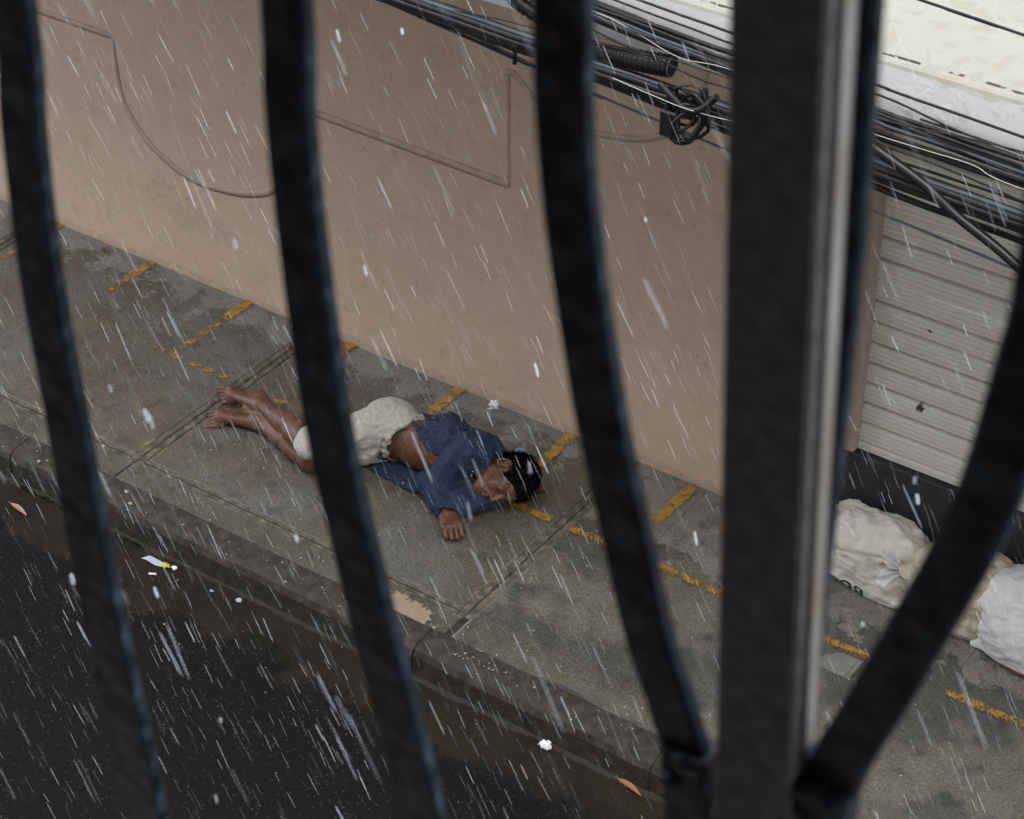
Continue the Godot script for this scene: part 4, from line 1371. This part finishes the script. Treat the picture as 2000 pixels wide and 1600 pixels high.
func person() -> void:
	HU = HU.normalized()
	HR = (HR - HU * HU.dot(HR)).normalized()
	HF = HU.cross(HR).normalized()
	var t := thing("person", "barefoot person asleep on one side in blue shirt and beige shorts, face on folded arm", "person")
	# joints
	var pelvis := Vector3(0.640, 0.122, 0.550)
	var waist := Vector3(0.790, 0.118, 0.553)
	var chest := Vector3(0.960, 0.135, 0.540)
	var collar := Vector3(1.065, 0.145, 0.515)
	var sh_r := Vector3(1.065, 0.228, 0.570)
	var sh_l := Vector3(1.055, 0.090, 0.560)
	var el_r := Vector3(0.955, 0.085, 0.692)
	var wr_r := Vector3(1.082, 0.042, 0.772)
	var el_l := Vector3(1.085, 0.050, 0.705)
	var wr_l := Vector3(1.205, 0.045, 0.565)
	var hip_r := Vector3(0.640, 0.172, 0.555)
	var hip_l := Vector3(0.630, 0.080, 0.555)
	var kn_r := Vector3(0.450, 0.150, 0.828)
	var kn_l := Vector3(0.432, 0.058, 0.815)
	var an_r := Vector3(0.055, 0.085, 0.672)
	var an_l := Vector3(0.085, 0.040, 0.722)
	var up := Vector3.UP
	# ---- skin: trunk, limbs
	var f := Field.new(Vector3(-0.24, -0.01, 0.30), Vector3(1.34, 0.34, 0.96), 0.010)
	f.cap(pelvis, waist, 0.082, 0.076, 0.04, up, 0.80)
	f.cap(waist, chest, 0.076, 0.092, 0.05, up, 0.82)
	f.cap(chest, collar, 0.092, 0.080, 0.05, up, 0.80)
	f.cap(collar, head_at(-0.05, -0.02, 0.0), 0.050, 0.050, 0.03)
	f.cap(collar, sh_r, 0.055, 0.045, 0.03)
	f.cap(sh_r, el_r, 0.043, 0.034, 0.02)
	f.cap(el_r, wr_r, 0.033, 0.023, 0.02)
	f.cap(sh_l, el_l, 0.042, 0.034, 0.02)
	f.cap(el_l, wr_l, 0.033, 0.024, 0.02)
	f.cap(hip_r, kn_r, 0.070, 0.046, 0.03)
	f.cap(hip_l, kn_l, 0.070, 0.046, 0.03)
	f.each(func(p: Vector3, d: float) -> float: return d, 0.001)
	f.keep(Vector3(0, 0.002, 0), Vector3(0, -1, 0))
	var skin := MB.new()
	f.nets(skin)
	# ---- shins and feet on a finer grid
	var lf := Field.new(Vector3(-0.26, -0.01, 0.50), Vector3(0.53, 0.27, 0.96), 0.0055)
	for leg in [[kn_r, an_r, Vector3(0.0, 0.055, 0.05)], [kn_l, an_l, Vector3.ZERO]]:
		var a: Vector3 = leg[0]
		var b: Vector3 = leg[1]
		lf.cap(a, a.lerp(b, 0.35), 0.050, 0.053, 0.02)
		lf.cap(a.lerp(b, 0.28) + Vector3(0.0, 0.004, -0.012), a.lerp(b, 0.62) + Vector3(0, 0, -0.004), 0.050, 0.038, 0.02)
		lf.cap(a.lerp(b, 0.55), b, 0.040, 0.030, 0.02)
		lf.ell(a + Vector3(0, 0.01, 0.01), Basis(), Vector3(0.046, 0.046, 0.046), 0.02)
	foot(lf, an_r, Vector3(-0.005, 0.050, 0.590), Vector3(-0.200, 0.054, 0.698), Vector3(0.35, 0.72, 0.60).normalized(), 1.0)
	foot(lf, an_l, Vector3(0.020, 0.040, 0.668), Vector3(-0.145, 0.024, 0.850), Vector3(0.35, 0.55, 0.76).normalized(), -1.0)
	lf.keep(Vector3(0, 0.0015, 0), Vector3(0, -1, 0))
	lf.nets(skin)
	# ---- head
	var hf := Field.new(HC - Vector3.ONE * 0.165, HC + Vector3.ONE * 0.165, 0.0036)
	var hb := Basis(HU, HF, HR)
	hf.ell(head_at(0.030, -0.014, 0), hb, Vector3(0.086, 0.096, 0.075), 0.01)
	hf.ell(head_at(-0.030, 0.030, 0), hb, Vector3(0.076, 0.060, 0.058), 0.03)
	hf.cap(head_at(-0.055, -0.005, 0.050), head_at(-0.098, 0.060, 0.016), 0.016, 0.016, 0.03)
	hf.cap(head_at(-0.055, -0.005, -0.050), head_at(-0.098, 0.060, -0.016), 0.016, 0.016, 0.03)
	hf.ell(head_at(-0.098, 0.070, 0), hb, Vector3(0.018, 0.018, 0.022), 0.02)
	hf.cap(head_at(-0.035, -0.020, 0), head_at(-0.13, -0.040, 0), 0.050, 0.052, 0.03)
	for s: float in [-1.0, 1.0]:
		hf.ell(head_at(-0.022, 0.060, 0.040 * s), hb, Vector3(0.026, 0.022, 0.022), 0.02)
		hf.cap(head_at(0.030, 0.086, 0.012 * s), head_at(0.028, 0.070, 0.050 * s), 0.009, 0.008, 0.014)
	for s: float in [-1.0, 1.0]:
		hf.ell(head_at(0.006, 0.092, 0.033 * s), hb, Vector3(0.012, 0.012, 0.017), -1.0)
		hf.ell(head_at(0.004, 0.076, 0.033 * s), hb, Vector3(0.0125, 0.012, 0.016), 0.005)
		hf.cap(head_at(-0.003, 0.087, 0.021 * s), head_at(-0.003, 0.081, 0.045 * s), 0.0032, 0.0026, 0.003)
	hf.cap(head_at(0.014, 0.086, 0), head_at(-0.028, 0.108, 0), 0.0075, 0.0100, 0.012)
	for s: float in [-1.0, 1.0]: hf.ell(head_at(-0.033, 0.098, 0.012 * s), hb, Vector3(0.008, 0.010, 0.007), 0.008)
	hf.cap(head_at(-0.051, 0.091, 0), head_at(-0.056, 0.084, 0.022), 0.0062, 0.0035, 0.007)
	hf.cap(head_at(-0.051, 0.091, 0), head_at(-0.056, 0.084, -0.022), 0.0062, 0.0035, 0.007)
	hf.cap(head_at(-0.067, 0.089, 0), head_at(-0.063, 0.082, 0.020), 0.0068, 0.0035, 0.006)
	hf.cap(head_at(-0.067, 0.089, 0), head_at(-0.063, 0.082, -0.020), 0.0068, 0.0035, 0.006)
	# ears
	for s: float in [-1.0, 1.0]:
		var e0 := head_at(0.0, -0.012, 0.074 * s)
		var prev := Vector3.ZERO
		for i in 10:
			var w := -0.6 + i * 0.50
			var q: Vector3 = e0 + HU * (cos(w) * 0.027 - 0.001) + HF * (-sin(w) * 0.016 - 0.004) + HR * s * (0.012 - 0.006 * sin(w + 1.6))
			if i > 0: hf.cap(prev, q, 0.0052, 0.0052, 0.004)
			prev = q
		hf.ell(e0 + HF * -0.002 + HR * s * 0.001, hb, Vector3(0.024, 0.014, 0.008), 0.006)
		hf.ell(e0 + HU * -0.024 + HF * 0.004 + HR * s * 0.006, hb, Vector3(0.009, 0.007, 0.005), 0.006)
	hf.keep(Vector3(0, 0.004, 0), Vector3(0, -1, 0))
	hf.nets(skin)
	# ---- hands
	var dir := Vector3(0.773, -0.05, 0.634).normalized()
	hand(skin, wr_r, dir, Vector3(0.634, 0.0, -0.773), Vector3.UP, 1.0)
	hand(skin, Vector3(1.218, 0.034, 0.520), Vector3(0.22, -0.05, -0.97).normalized(), Vector3(-0.97, 0.0, -0.22), Vector3.UP, 0.25)
	put(skin.done(), "body", M.skin, t)
	# ---- hair
	var rf := Field.new(HC - Vector3.ONE * 0.16, HC + Vector3.ONE * 0.16, 0.0036)
	rf.ell(head_at(0.034, -0.020, 0), hb, Vector3(0.096, 0.104, 0.086), 0.01)
	rf.cap(head_at(-0.02, -0.07, 0), head_at(-0.055, -0.062, 0), 0.040, 0.030, 0.03)
	var cn := noise(70.0, 3, 17)
	rf.each(func(p: Vector3, d: float) -> float:
		var q := p - HC
		var u := q.dot(HU)
		var w := q.dot(HF)
		var s := absf(q.dot(HR))
		# the hairline: high on the forehead, down before the ears, round behind them
		var edge := w - (0.036 + 0.62 * u - 0.10 * s)
		edge = maxf(edge, -(u + 0.070 + 0.4 * w))
		if s > 0.05: edge = maxf(edge, 0.030 - Vector2(u * 0.8 + 0.002, w + 0.006).length())
		return maxf(d + 0.0042 * cn.get_noise_3dv(p), edge + 0.005 * cn.get_noise_3dv(p * 0.7)), 0.06)
	rf.keep(Vector3(0, 0.006, 0), Vector3(0, -1, 0))
	var hm := rf.nets(MB.new())
	var hr := RandomNumberGenerator.new()
	hr.seed = 5
	var roots := hm.v.size()
	hm.netted = true
	for i in 2400:
		var k := hr.randi() % roots
		var q: Vector3 = hm.v[k]
		var nn: Vector3 = hm.n[k]
		if (q - HC).dot(HF) > 0.03 and nn.dot(HF) > 0.75: continue
		var flow := (nn * 0.55 + Vector3(hr.randf_range(-1, 1), hr.randf_range(-1, 1), hr.randf_range(-1, 1)) * 0.8).normalized()
		var l := hr.randf_range(0.009, 0.021)
		var bend := Vector3(hr.randf_range(-1, 1), hr.randf_range(-1, 1), hr.randf_range(-1, 1)) * 0.006
		hm.tube([q - nn * 0.002, q + flow * l * 0.5 + bend, q + flow * l], [0.0013, 0.0010, 0.0004], 4, Vector3.ZERO, 1.0, false)
	put(hm.done(), "hair", M.hair, t)
	# brow and closed lashes
	for s: float in [-1.0, 1.0]:
		put(MB.new().tube([head_at(0.026, 0.0955, 0.012 * s), head_at(0.030, 0.092, 0.028 * s), head_at(0.026, 0.079, 0.048 * s)], [0.002, 0.003, 0.0015], 6).done(), "eyebrow", M.hair, t)
		put(MB.new().tube([head_at(-0.004, 0.0875, 0.021 * s), head_at(-0.006, 0.0885, 0.033 * s), head_at(-0.004, 0.0825, 0.045 * s)], [0.0010, 0.0014, 0.0010], 5).done(), "eyelashes", M.hair, t)
	shorts(t, pelvis, waist, hip_r, hip_l, kn_r, kn_l, an_r, an_l, f)
	shirt(t, waist, chest, collar, sh_r, sh_l, el_r, wr_r, el_l, wr_l, f)

func foot(f: Field, ankle: Vector3, heel: Vector3, toe: Vector3, top: Vector3, flip: float) -> void:
	# HEEL to TOE is the sole's line; TOP points out of the back of the foot
	var d := (toe - heel).normalized()
	var s := d.cross(top).normalized() * flip
	top = s.cross(d).normalized() * flip
	var l := (toe - heel).length()
	f.cap(ankle, heel.lerp(ankle, 0.3), 0.030, 0.030, 0.02)
	f.ell(heel + d * 0.012, Basis(), Vector3(0.030, 0.028, 0.030), 0.02)
	f.cap(heel + d * 0.02, heel + d * l * 0.62, 0.028, 0.024, 0.02, top, 1.15)
	f.cap(ankle + d * 0.01, heel + d * l * 0.60 + top * 0.012, 0.030, 0.018, 0.03)
	f.cap(heel + d * l * 0.62 - s * 0.022, heel + d * l * 0.66 + s * 0.026, 0.020, 0.022, 0.02)
	for i in 5:
		var w := i / 4.0
		var root := heel + d * l * (0.68 - 0.04 * w) + s * lerpf(0.030, -0.030, w)
		var tip := root + d * lerpf(0.055, 0.034, w) - top * 0.010
		var mid := root.lerp(tip, 0.5) + top * 0.006
		var r := lerpf(0.0125, 0.0082, minf(w * 2.0, 1.0))
		f.cap(root, mid, r, r * 0.92, 0.004)
		f.cap(mid, tip, r * 0.92, r, 0.003)

func hand(mb: MB, wrist: Vector3, dir: Vector3, side: Vector3, up: Vector3, curl: float) -> void:
	var c := wrist + dir * 0.08
	var f := Field.new(c - Vector3.ONE * 0.135, c + Vector3.ONE * 0.135, 0.0032)
	up = side.cross(dir).normalized()
	if up.y < 0: up = -up
	f.cap(wrist - dir * 0.03, wrist + dir * 0.01, 0.024, 0.025, 0.01, up, 1.2)
	for i in 4:
		var w := (i - 1.5) * 0.021
		f.cap(wrist + side * w * 0.6 + dir * 0.012, wrist + side * w + dir * (0.078 + 0.006 * (1.0 - absf(i - 1.6) * 0.5)) + up * 0.004, 0.018, 0.0145, 0.012)
	var ln := [0.036, 0.043, 0.045, 0.040]
	for i in 4:
		var w := (i - 1.5) * 0.0215
		var kn := wrist + side * w + dir * (0.080 + 0.007 * (1.0 - absf(i - 1.6) * 0.5)) + up * 0.006
		f.ell(kn + up * 0.003, Basis(), Vector3(0.0105, 0.0105, 0.0105), 0.005)
		var a1 := 0.55 * curl
		var a2 := a1 + 1.25 * curl
		var a3 := a2 + 0.7 * curl
		var p1: Vector3 = kn + (dir * cos(a1) - up * sin(a1)) * ln[i]
		var p2: Vector3 = p1 + (dir * cos(a2) - up * sin(a2)) * ln[i] * 0.66
		var p3: Vector3 = p2 + (dir * cos(a3) - up * sin(a3)) * ln[i] * 0.5
		f.cap(kn, p1, 0.0098, 0.0090, 0.003)
		f.cap(p1, p2, 0.0090, 0.0082, 0.003)
		f.cap(p2, p3, 0.0082, 0.0075, 0.003)
	# thumb from the side of the palm near its base, folded towards the fingers
	var t0 := wrist + side * 0.022 + dir * 0.020 - up * 0.004
	var t1 := wrist + side * 0.046 + dir * 0.050 - up * 0.010
	var t2 := t1 + (dir * 0.9 - side * 0.15 - up * 0.35).normalized() * 0.034
	var t3 := t2 + (dir * 0.75 - side * 0.5 - up * 0.4).normalized() * 0.026
	f.cap(t0, t1, 0.0165, 0.0125, 0.012)
	f.cap(t1, t2, 0.0118, 0.0102, 0.004)
	f.cap(t2, t3, 0.0102, 0.0085, 0.003)
	f.keep(Vector3(0, 0.001, 0), Vector3(0, -1, 0))
	f.nets(mb)

func folds(f: Field, sd: int, amp: float, freq: float, stretch: Vector3, amp2 := 0.0) -> void:
	var n1 := noise(freq, 2, sd)
	n1.fractal_type = FastNoiseLite.FRACTAL_RIDGED
	var n2 := noise(freq * 2.6, 2, sd + 5)
	f.each(func(p: Vector3, d: float) -> float:
		var q := p * stretch
		return d - amp * n1.get_noise_3dv(q) + amp2 * n2.get_noise_3dv(p), 0.03)

func shorts(t: Node, pelvis: Vector3, waist: Vector3, hip_r: Vector3, hip_l: Vector3, kn_r: Vector3, kn_l: Vector3, an_r: Vector3, an_l: Vector3, skin: Field) -> void:
	var f := Field.new(Vector3(0.30, -0.012, 0.36), Vector3(0.86, 0.36, 0.98), 0.0062)
	var up := Vector3.UP
	f.cap(pelvis + Vector3(-0.01, 0.0, -0.005), pelvis.lerp(waist, 0.62), 0.098, 0.094, 0.03, up, 0.82)
	var hem_r := kn_r.lerp(an_r, 0.10)
	f.cap(hip_r, kn_r, 0.084, 0.061, 0.03)
	f.cap(kn_r, hem_r, 0.061, 0.060, 0.02)
	f.cap(hip_l, hip_l.lerp(kn_l, 0.42), 0.082, 0.068, 0.03)
	f.ell(Vector3(0.625, 0.150, 0.520), Basis(), Vector3(0.12, 0.088, 0.085), 0.04)
	# drag folds from the crotch to the hip and down the thigh
	var cr := Vector3(0.605, 0.135, 0.650)
	for q in [[cr + Vector3(0.02, 0.02, 0.0), Vector3(0.70, 0.212, 0.575)], [cr + Vector3(0.03, 0.0, 0), Vector3(0.745, 0.185, 0.60)], [cr + Vector3(0.03, -0.02, 0.0), Vector3(0.755, 0.13, 0.635)], [cr, Vector3(0.56, 0.222, 0.60)], [cr + Vector3(-0.02, 0.02, 0.02), Vector3(0.50, 0.205, 0.72)], [cr + Vector3(0.0, -0.04, 0.02), Vector3(0.70, 0.08, 0.64)]]:
		f.cap(q[0], q[1], 0.012, 0.007, 0.022)
	for q in [[cr + Vector3(0.0, 0.012, 0.025), Vector3(0.66, 0.205, 0.625)], [cr + Vector3(0.03, -0.012, 0.03), Vector3(0.72, 0.155, 0.645)], [cr + Vector3(-0.02, -0.02, 0.05), Vector3(0.62, 0.07, 0.68)]]:
		f.cap(q[0], q[1], 0.006, 0.003, -1.0)
	folds(f, 301, 0.0075, 6.0, Vector3(0.9, 1.7, 0.8), 0.0020)
	# cut at the waistband and at the hem
	var wn := (waist - pelvis).normalized()
	wn = (wn + Vector3(0, -0.28, 0.36)).normalized()
	f.keep(pelvis.lerp(waist, 0.42), wn)
	f.keep(hem_r, ((an_r - kn_r).normalized() + Vector3(0, 0, 0.1)).normalized())
	f.keep(Vector3(0, 0.003, 0), Vector3(0, -1, 0))
	f.minus(skin, 0.004)
	put(f.nets(MB.new()).done(), "shorts", M.cotton, t)
	# rolled waistband
	var wf := Field.new(Vector3(0.60, -0.01, 0.36), Vector3(0.86, 0.32, 0.74), 0.0055)
	var c := pelvis.lerp(waist, 0.44)
	var e1 := (Vector3.UP - wn * wn.y).normalized()
	var e2 := wn.cross(e1).normalized()
	var n := noise(9.0, 2, 77)
	var prev := Vector3.ZERO
	for i in 41:
		var w := TAU * i / 40.0
		var q := c + e1 * cos(w) * 0.113 + e2 * sin(w) * 0.097
		q += wn * (0.010 * n.get_noise_1d(cos(w) * 20.0 + 9.0) + 0.004 * sin(w * 7.0)) + (e1 * cos(w) + e2 * sin(w)) * 0.010 * n.get_noise_1d(sin(w) * 25.0)
		q.y = maxf(q.y, 0.012)
		if i > 0:
			wf.cap(prev - wn * 0.014, q - wn * 0.014, 0.0105, 0.0105, 0.006)
			wf.cap(prev + wn * 0.007, q + wn * 0.006, 0.0095, 0.0095, 0.005)
		prev = q
	folds(wf, 311, 0.004, 14.0, Vector3.ONE)
	wf.keep(Vector3(0, 0.003, 0), Vector3(0, -1, 0))
	put(wf.nets(MB.new()).done(), "waistband", M.cotton, t)

func shirt(t: Node, waist: Vector3, chest: Vector3, collar: Vector3, sh_r: Vector3, sh_l: Vector3, el_r: Vector3, wr_r: Vector3, el_l: Vector3, wr_l: Vector3, skin: Field) -> void:
	var f := Field.new(Vector3(0.58, -0.012, 0.34), Vector3(1.32, 0.38, 0.82), 0.0062)
	var up := Vector3.UP
	f.cap(waist, chest, 0.092, 0.104, 0.04, up, 0.80)
	f.cap(chest, collar, 0.104, 0.090, 0.04, up, 0.80)
	f.cap(collar, head_at(-0.10, -0.03, 0), 0.088, 0.066, 0.03)
	f.cap(collar, sh_r, 0.070, 0.064, 0.03)
	# hem cut: slants back from the belly to the spine
	var hp := Vector3(0.868, 0.195, 0.605)
	var hn := Vector3(-0.52, -0.75, 0.41).normalized()
	f.keep(hp, hn)
	f.cap(sh_r, el_r, 0.068, 0.058, 0.02)
	f.cap(el_r, wr_r.lerp(el_r, 0.16), 0.057, 0.042, 0.02)
	f.cap(sh_l, el_l, 0.060, 0.054, 0.02)
	f.cap(el_l, wr_l.lerp(el_l, 0.10), 0.053, 0.036, 0.02)
	# the lower front panel spread on the ground, and the tail bunched behind the back
	f.cap(Vector3(0.640, 0.006, 0.655), Vector3(0.90, 0.012, 0.650), 0.026, 0.050, 0.02, up, 2.6)
	f.cap(Vector3(0.720, 0.004, 0.62), Vector3(0.92, 0.02, 0.62), 0.045, 0.06, 0.03, up, 2.0)
	f.cap(Vector3(0.735, 0.18, 0.462), Vector3(0.86, 0.195, 0.462), 0.020, 0.038, 0.03)
	f.cap(Vector3(0.815, 0.15, 0.390), Vector3(0.885, 0.12, 0.365), 0.030, 0.024, 0.025, up, 0.8)
	# cuffs
	f.cap(wr_r.lerp(el_r, 0.34), wr_r.lerp(el_r, 0.17), 0.044, 0.042, 0.004)
	f.cap(wr_l.lerp(el_l, 0.25), wr_l.lerp(el_l, 0.06), 0.044, 0.040, 0.006, up, 1.35)
	f.cap(wr_l + Vector3(-0.01, -0.01, 0.03), wr_l + Vector3(0.022, -0.016, 0.018), 0.030, 0.012, 0.015, up, 1.8)
	# drawn folds over shoulder, sleeve and back
	for q in [[sh_r + Vector3(0.0, 0.055, 0.03), el_r + Vector3(0.02, 0.045, 0.02)], [sh_r + Vector3(-0.04, 0.05, 0.02), chest + Vector3(-0.06, 0.09, 0.06)], [chest + Vector3(0.06, 0.118, 0.04), chest + Vector3(-0.07, 0.11, 0.02)], [sh_r + Vector3(0.03, 0.04, 0.04), sh_r + Vector3(0.01, -0.03, 0.085)], [el_r + Vector3(0.03, 0.035, 0.03), el_r + Vector3(-0.035, 0.02, 0.04)], [el_l + Vector3(-0.02, 0.045, -0.02), el_l + Vector3(0.03, 0.03, -0.03)], [el_l + Vector3(0.02, 0.04, 0.0), el_l + Vector3(0.06, 0.03, -0.06)]]:
		f.cap(q[0], q[1], 0.011, 0.006, 0.014)
	folds(f, 401, 0.0120, 6.0, Vector3(1.2, 0.8, 1.3), 0.0022)
	f.keep(Vector3(0, 0.002, 0), Vector3(0, -1, 0))
	f.minus(skin, 0.003)
	# open neck and cuff mouths
	f.cap(head_at(-0.06, 0.01, 0.0), head_at(-0.12, 0.0, 0.0), 0.066, 0.052, -1.0)
	f.cap(wr_r.lerp(el_r, 0.20), wr_r + (wr_r - el_r) * 0.3, 0.031, 0.034, -1.0)
	put(f.nets(MB.new()).done(), "shirt", M.denim, t)
	# collar stand
	var cf := Field.new(HC - Vector3(0.24, 0.17, 0.17), HC + Vector3(0.10, 0.17, 0.20), 0.005)
	var prev := Vector3.ZERO
	for i in 25:
		var w := -2.35 + 4.7 * i / 24.0
		var q := head_at(-0.098 - 0.012 * cos(w), -0.028 - cos(w) * 0.062, sin(w) * 0.066)
		if i > 0: cf.cap(prev, q, 0.016, 0.016, 0.006)
		prev = q
	folds(cf, 421, 0.004, 12.0, Vector3.ONE)
	cf.keep(Vector3(0, 0.004, 0), Vector3(0, -1, 0))
	put(cf.nets(MB.new()).done(), "collar", M.denim, t)
	# press studs
	var eye := Vector3(0.466, 0.586, 0.663)
	for p in [Vector3(0.868, 0.175, 0.640), Vector3(1.112, 0.185, 0.640), Vector3(1.112, 0.170, 0.648), Vector3(1.212, 0.06, 0.592), Vector3(0.81, 0.03, 0.70)]:
		var q := skin_of(f, p + eye * 0.16, p - eye * 0.2)
		var b := MB.new().tube([q - eye * 0.001, q + eye * 0.0022, q + eye * 0.003], [0.0055, 0.005, 0.002], 10)
		put(b.done(), "stud", M.button, t)

# ---------------------------------------------------------------- rain
func rain() -> void:
	# slender falling drops, blown along by the wind
	var g := RandomNumberGenerator.new()
	g.seed = 123
	var fall := Vector3(0.60, -1.0, 0.05).normalized()
	var mb := MB.new()
	mb.tube([Vector3(0, -0.5, 0), Vector3(0, -0.36, 0), Vector3(0, 0.36, 0), Vector3(0, 0.5, 0)], [0.15, 0.5, 0.5, 0.15], 6)
	var mm := MultiMesh.new()
	mm.transform_format = MultiMesh.TRANSFORM_3D
	mm.mesh = mb.done()
	var tr := []
	var tint := []
	for i in 40000:
		var p := Vector3(g.randf_range(-4.0, 7.0), g.randf_range(0.0, 6.2), g.randf_range(0.03, 5.5))
		if p.z < 1.3 and p.y > 2.5: continue
		if p.z < 0.7 and g.randf() < 0.4: continue
		var dv := (fall + Vector3(g.randf_range(-0.06, 0.06), 0, g.randf_range(-0.06, 0.06))).normalized()
		var big := pow(g.randf(), 3.0)
		var l := lerpf(0.030, 0.072, g.randf())
		var w := lerpf(0.0005, 0.0019, big)
		var a := dv.cross(Vector3.FORWARD).normalized()
		tr.append(Transform3D(Basis(a * w, -dv * l, a.cross(-dv) * w), p))
		tint.append(Color(1, 1, 1, lerpf(0.14, 0.32, big) * g.randf_range(0.45, 1.0)))
	# fat drips off the eaves, close to the window
	for i in 110:
		var p := Vector3(g.randf_range(3.5, 5.3), g.randf_range(3.6, 5.5), g.randf_range(4.1, 5.42))
		var dv := Vector3(0.22 + g.randf_range(-0.1, 0.12), -1.0, 0.03).normalized()
		var w := g.randf_range(0.0025, 0.0052)
		var l := g.randf_range(0.005, 0.024)
		var a := dv.cross(Vector3.FORWARD).normalized()
		tr.append(Transform3D(Basis(a * w, -dv * l, a.cross(-dv) * w), p))
		tint.append(Color(1, 1, 1, g.randf_range(0.15, 0.6)))
	mm.use_colors = true
	mm.instance_count = tr.size()
	for i in tr.size():
		mm.set_instance_transform(i, tr[i])
		mm.set_instance_color(i, tint[i])
	var mi := MultiMeshInstance3D.new()
	mi.multimesh = mm
	mi.material_override = M.rain
	mi.name = "rain"
	add_child(mi)
	tag(mi, "slanting streaks of heavy rain falling through the whole street", "rain", "", "stuff")
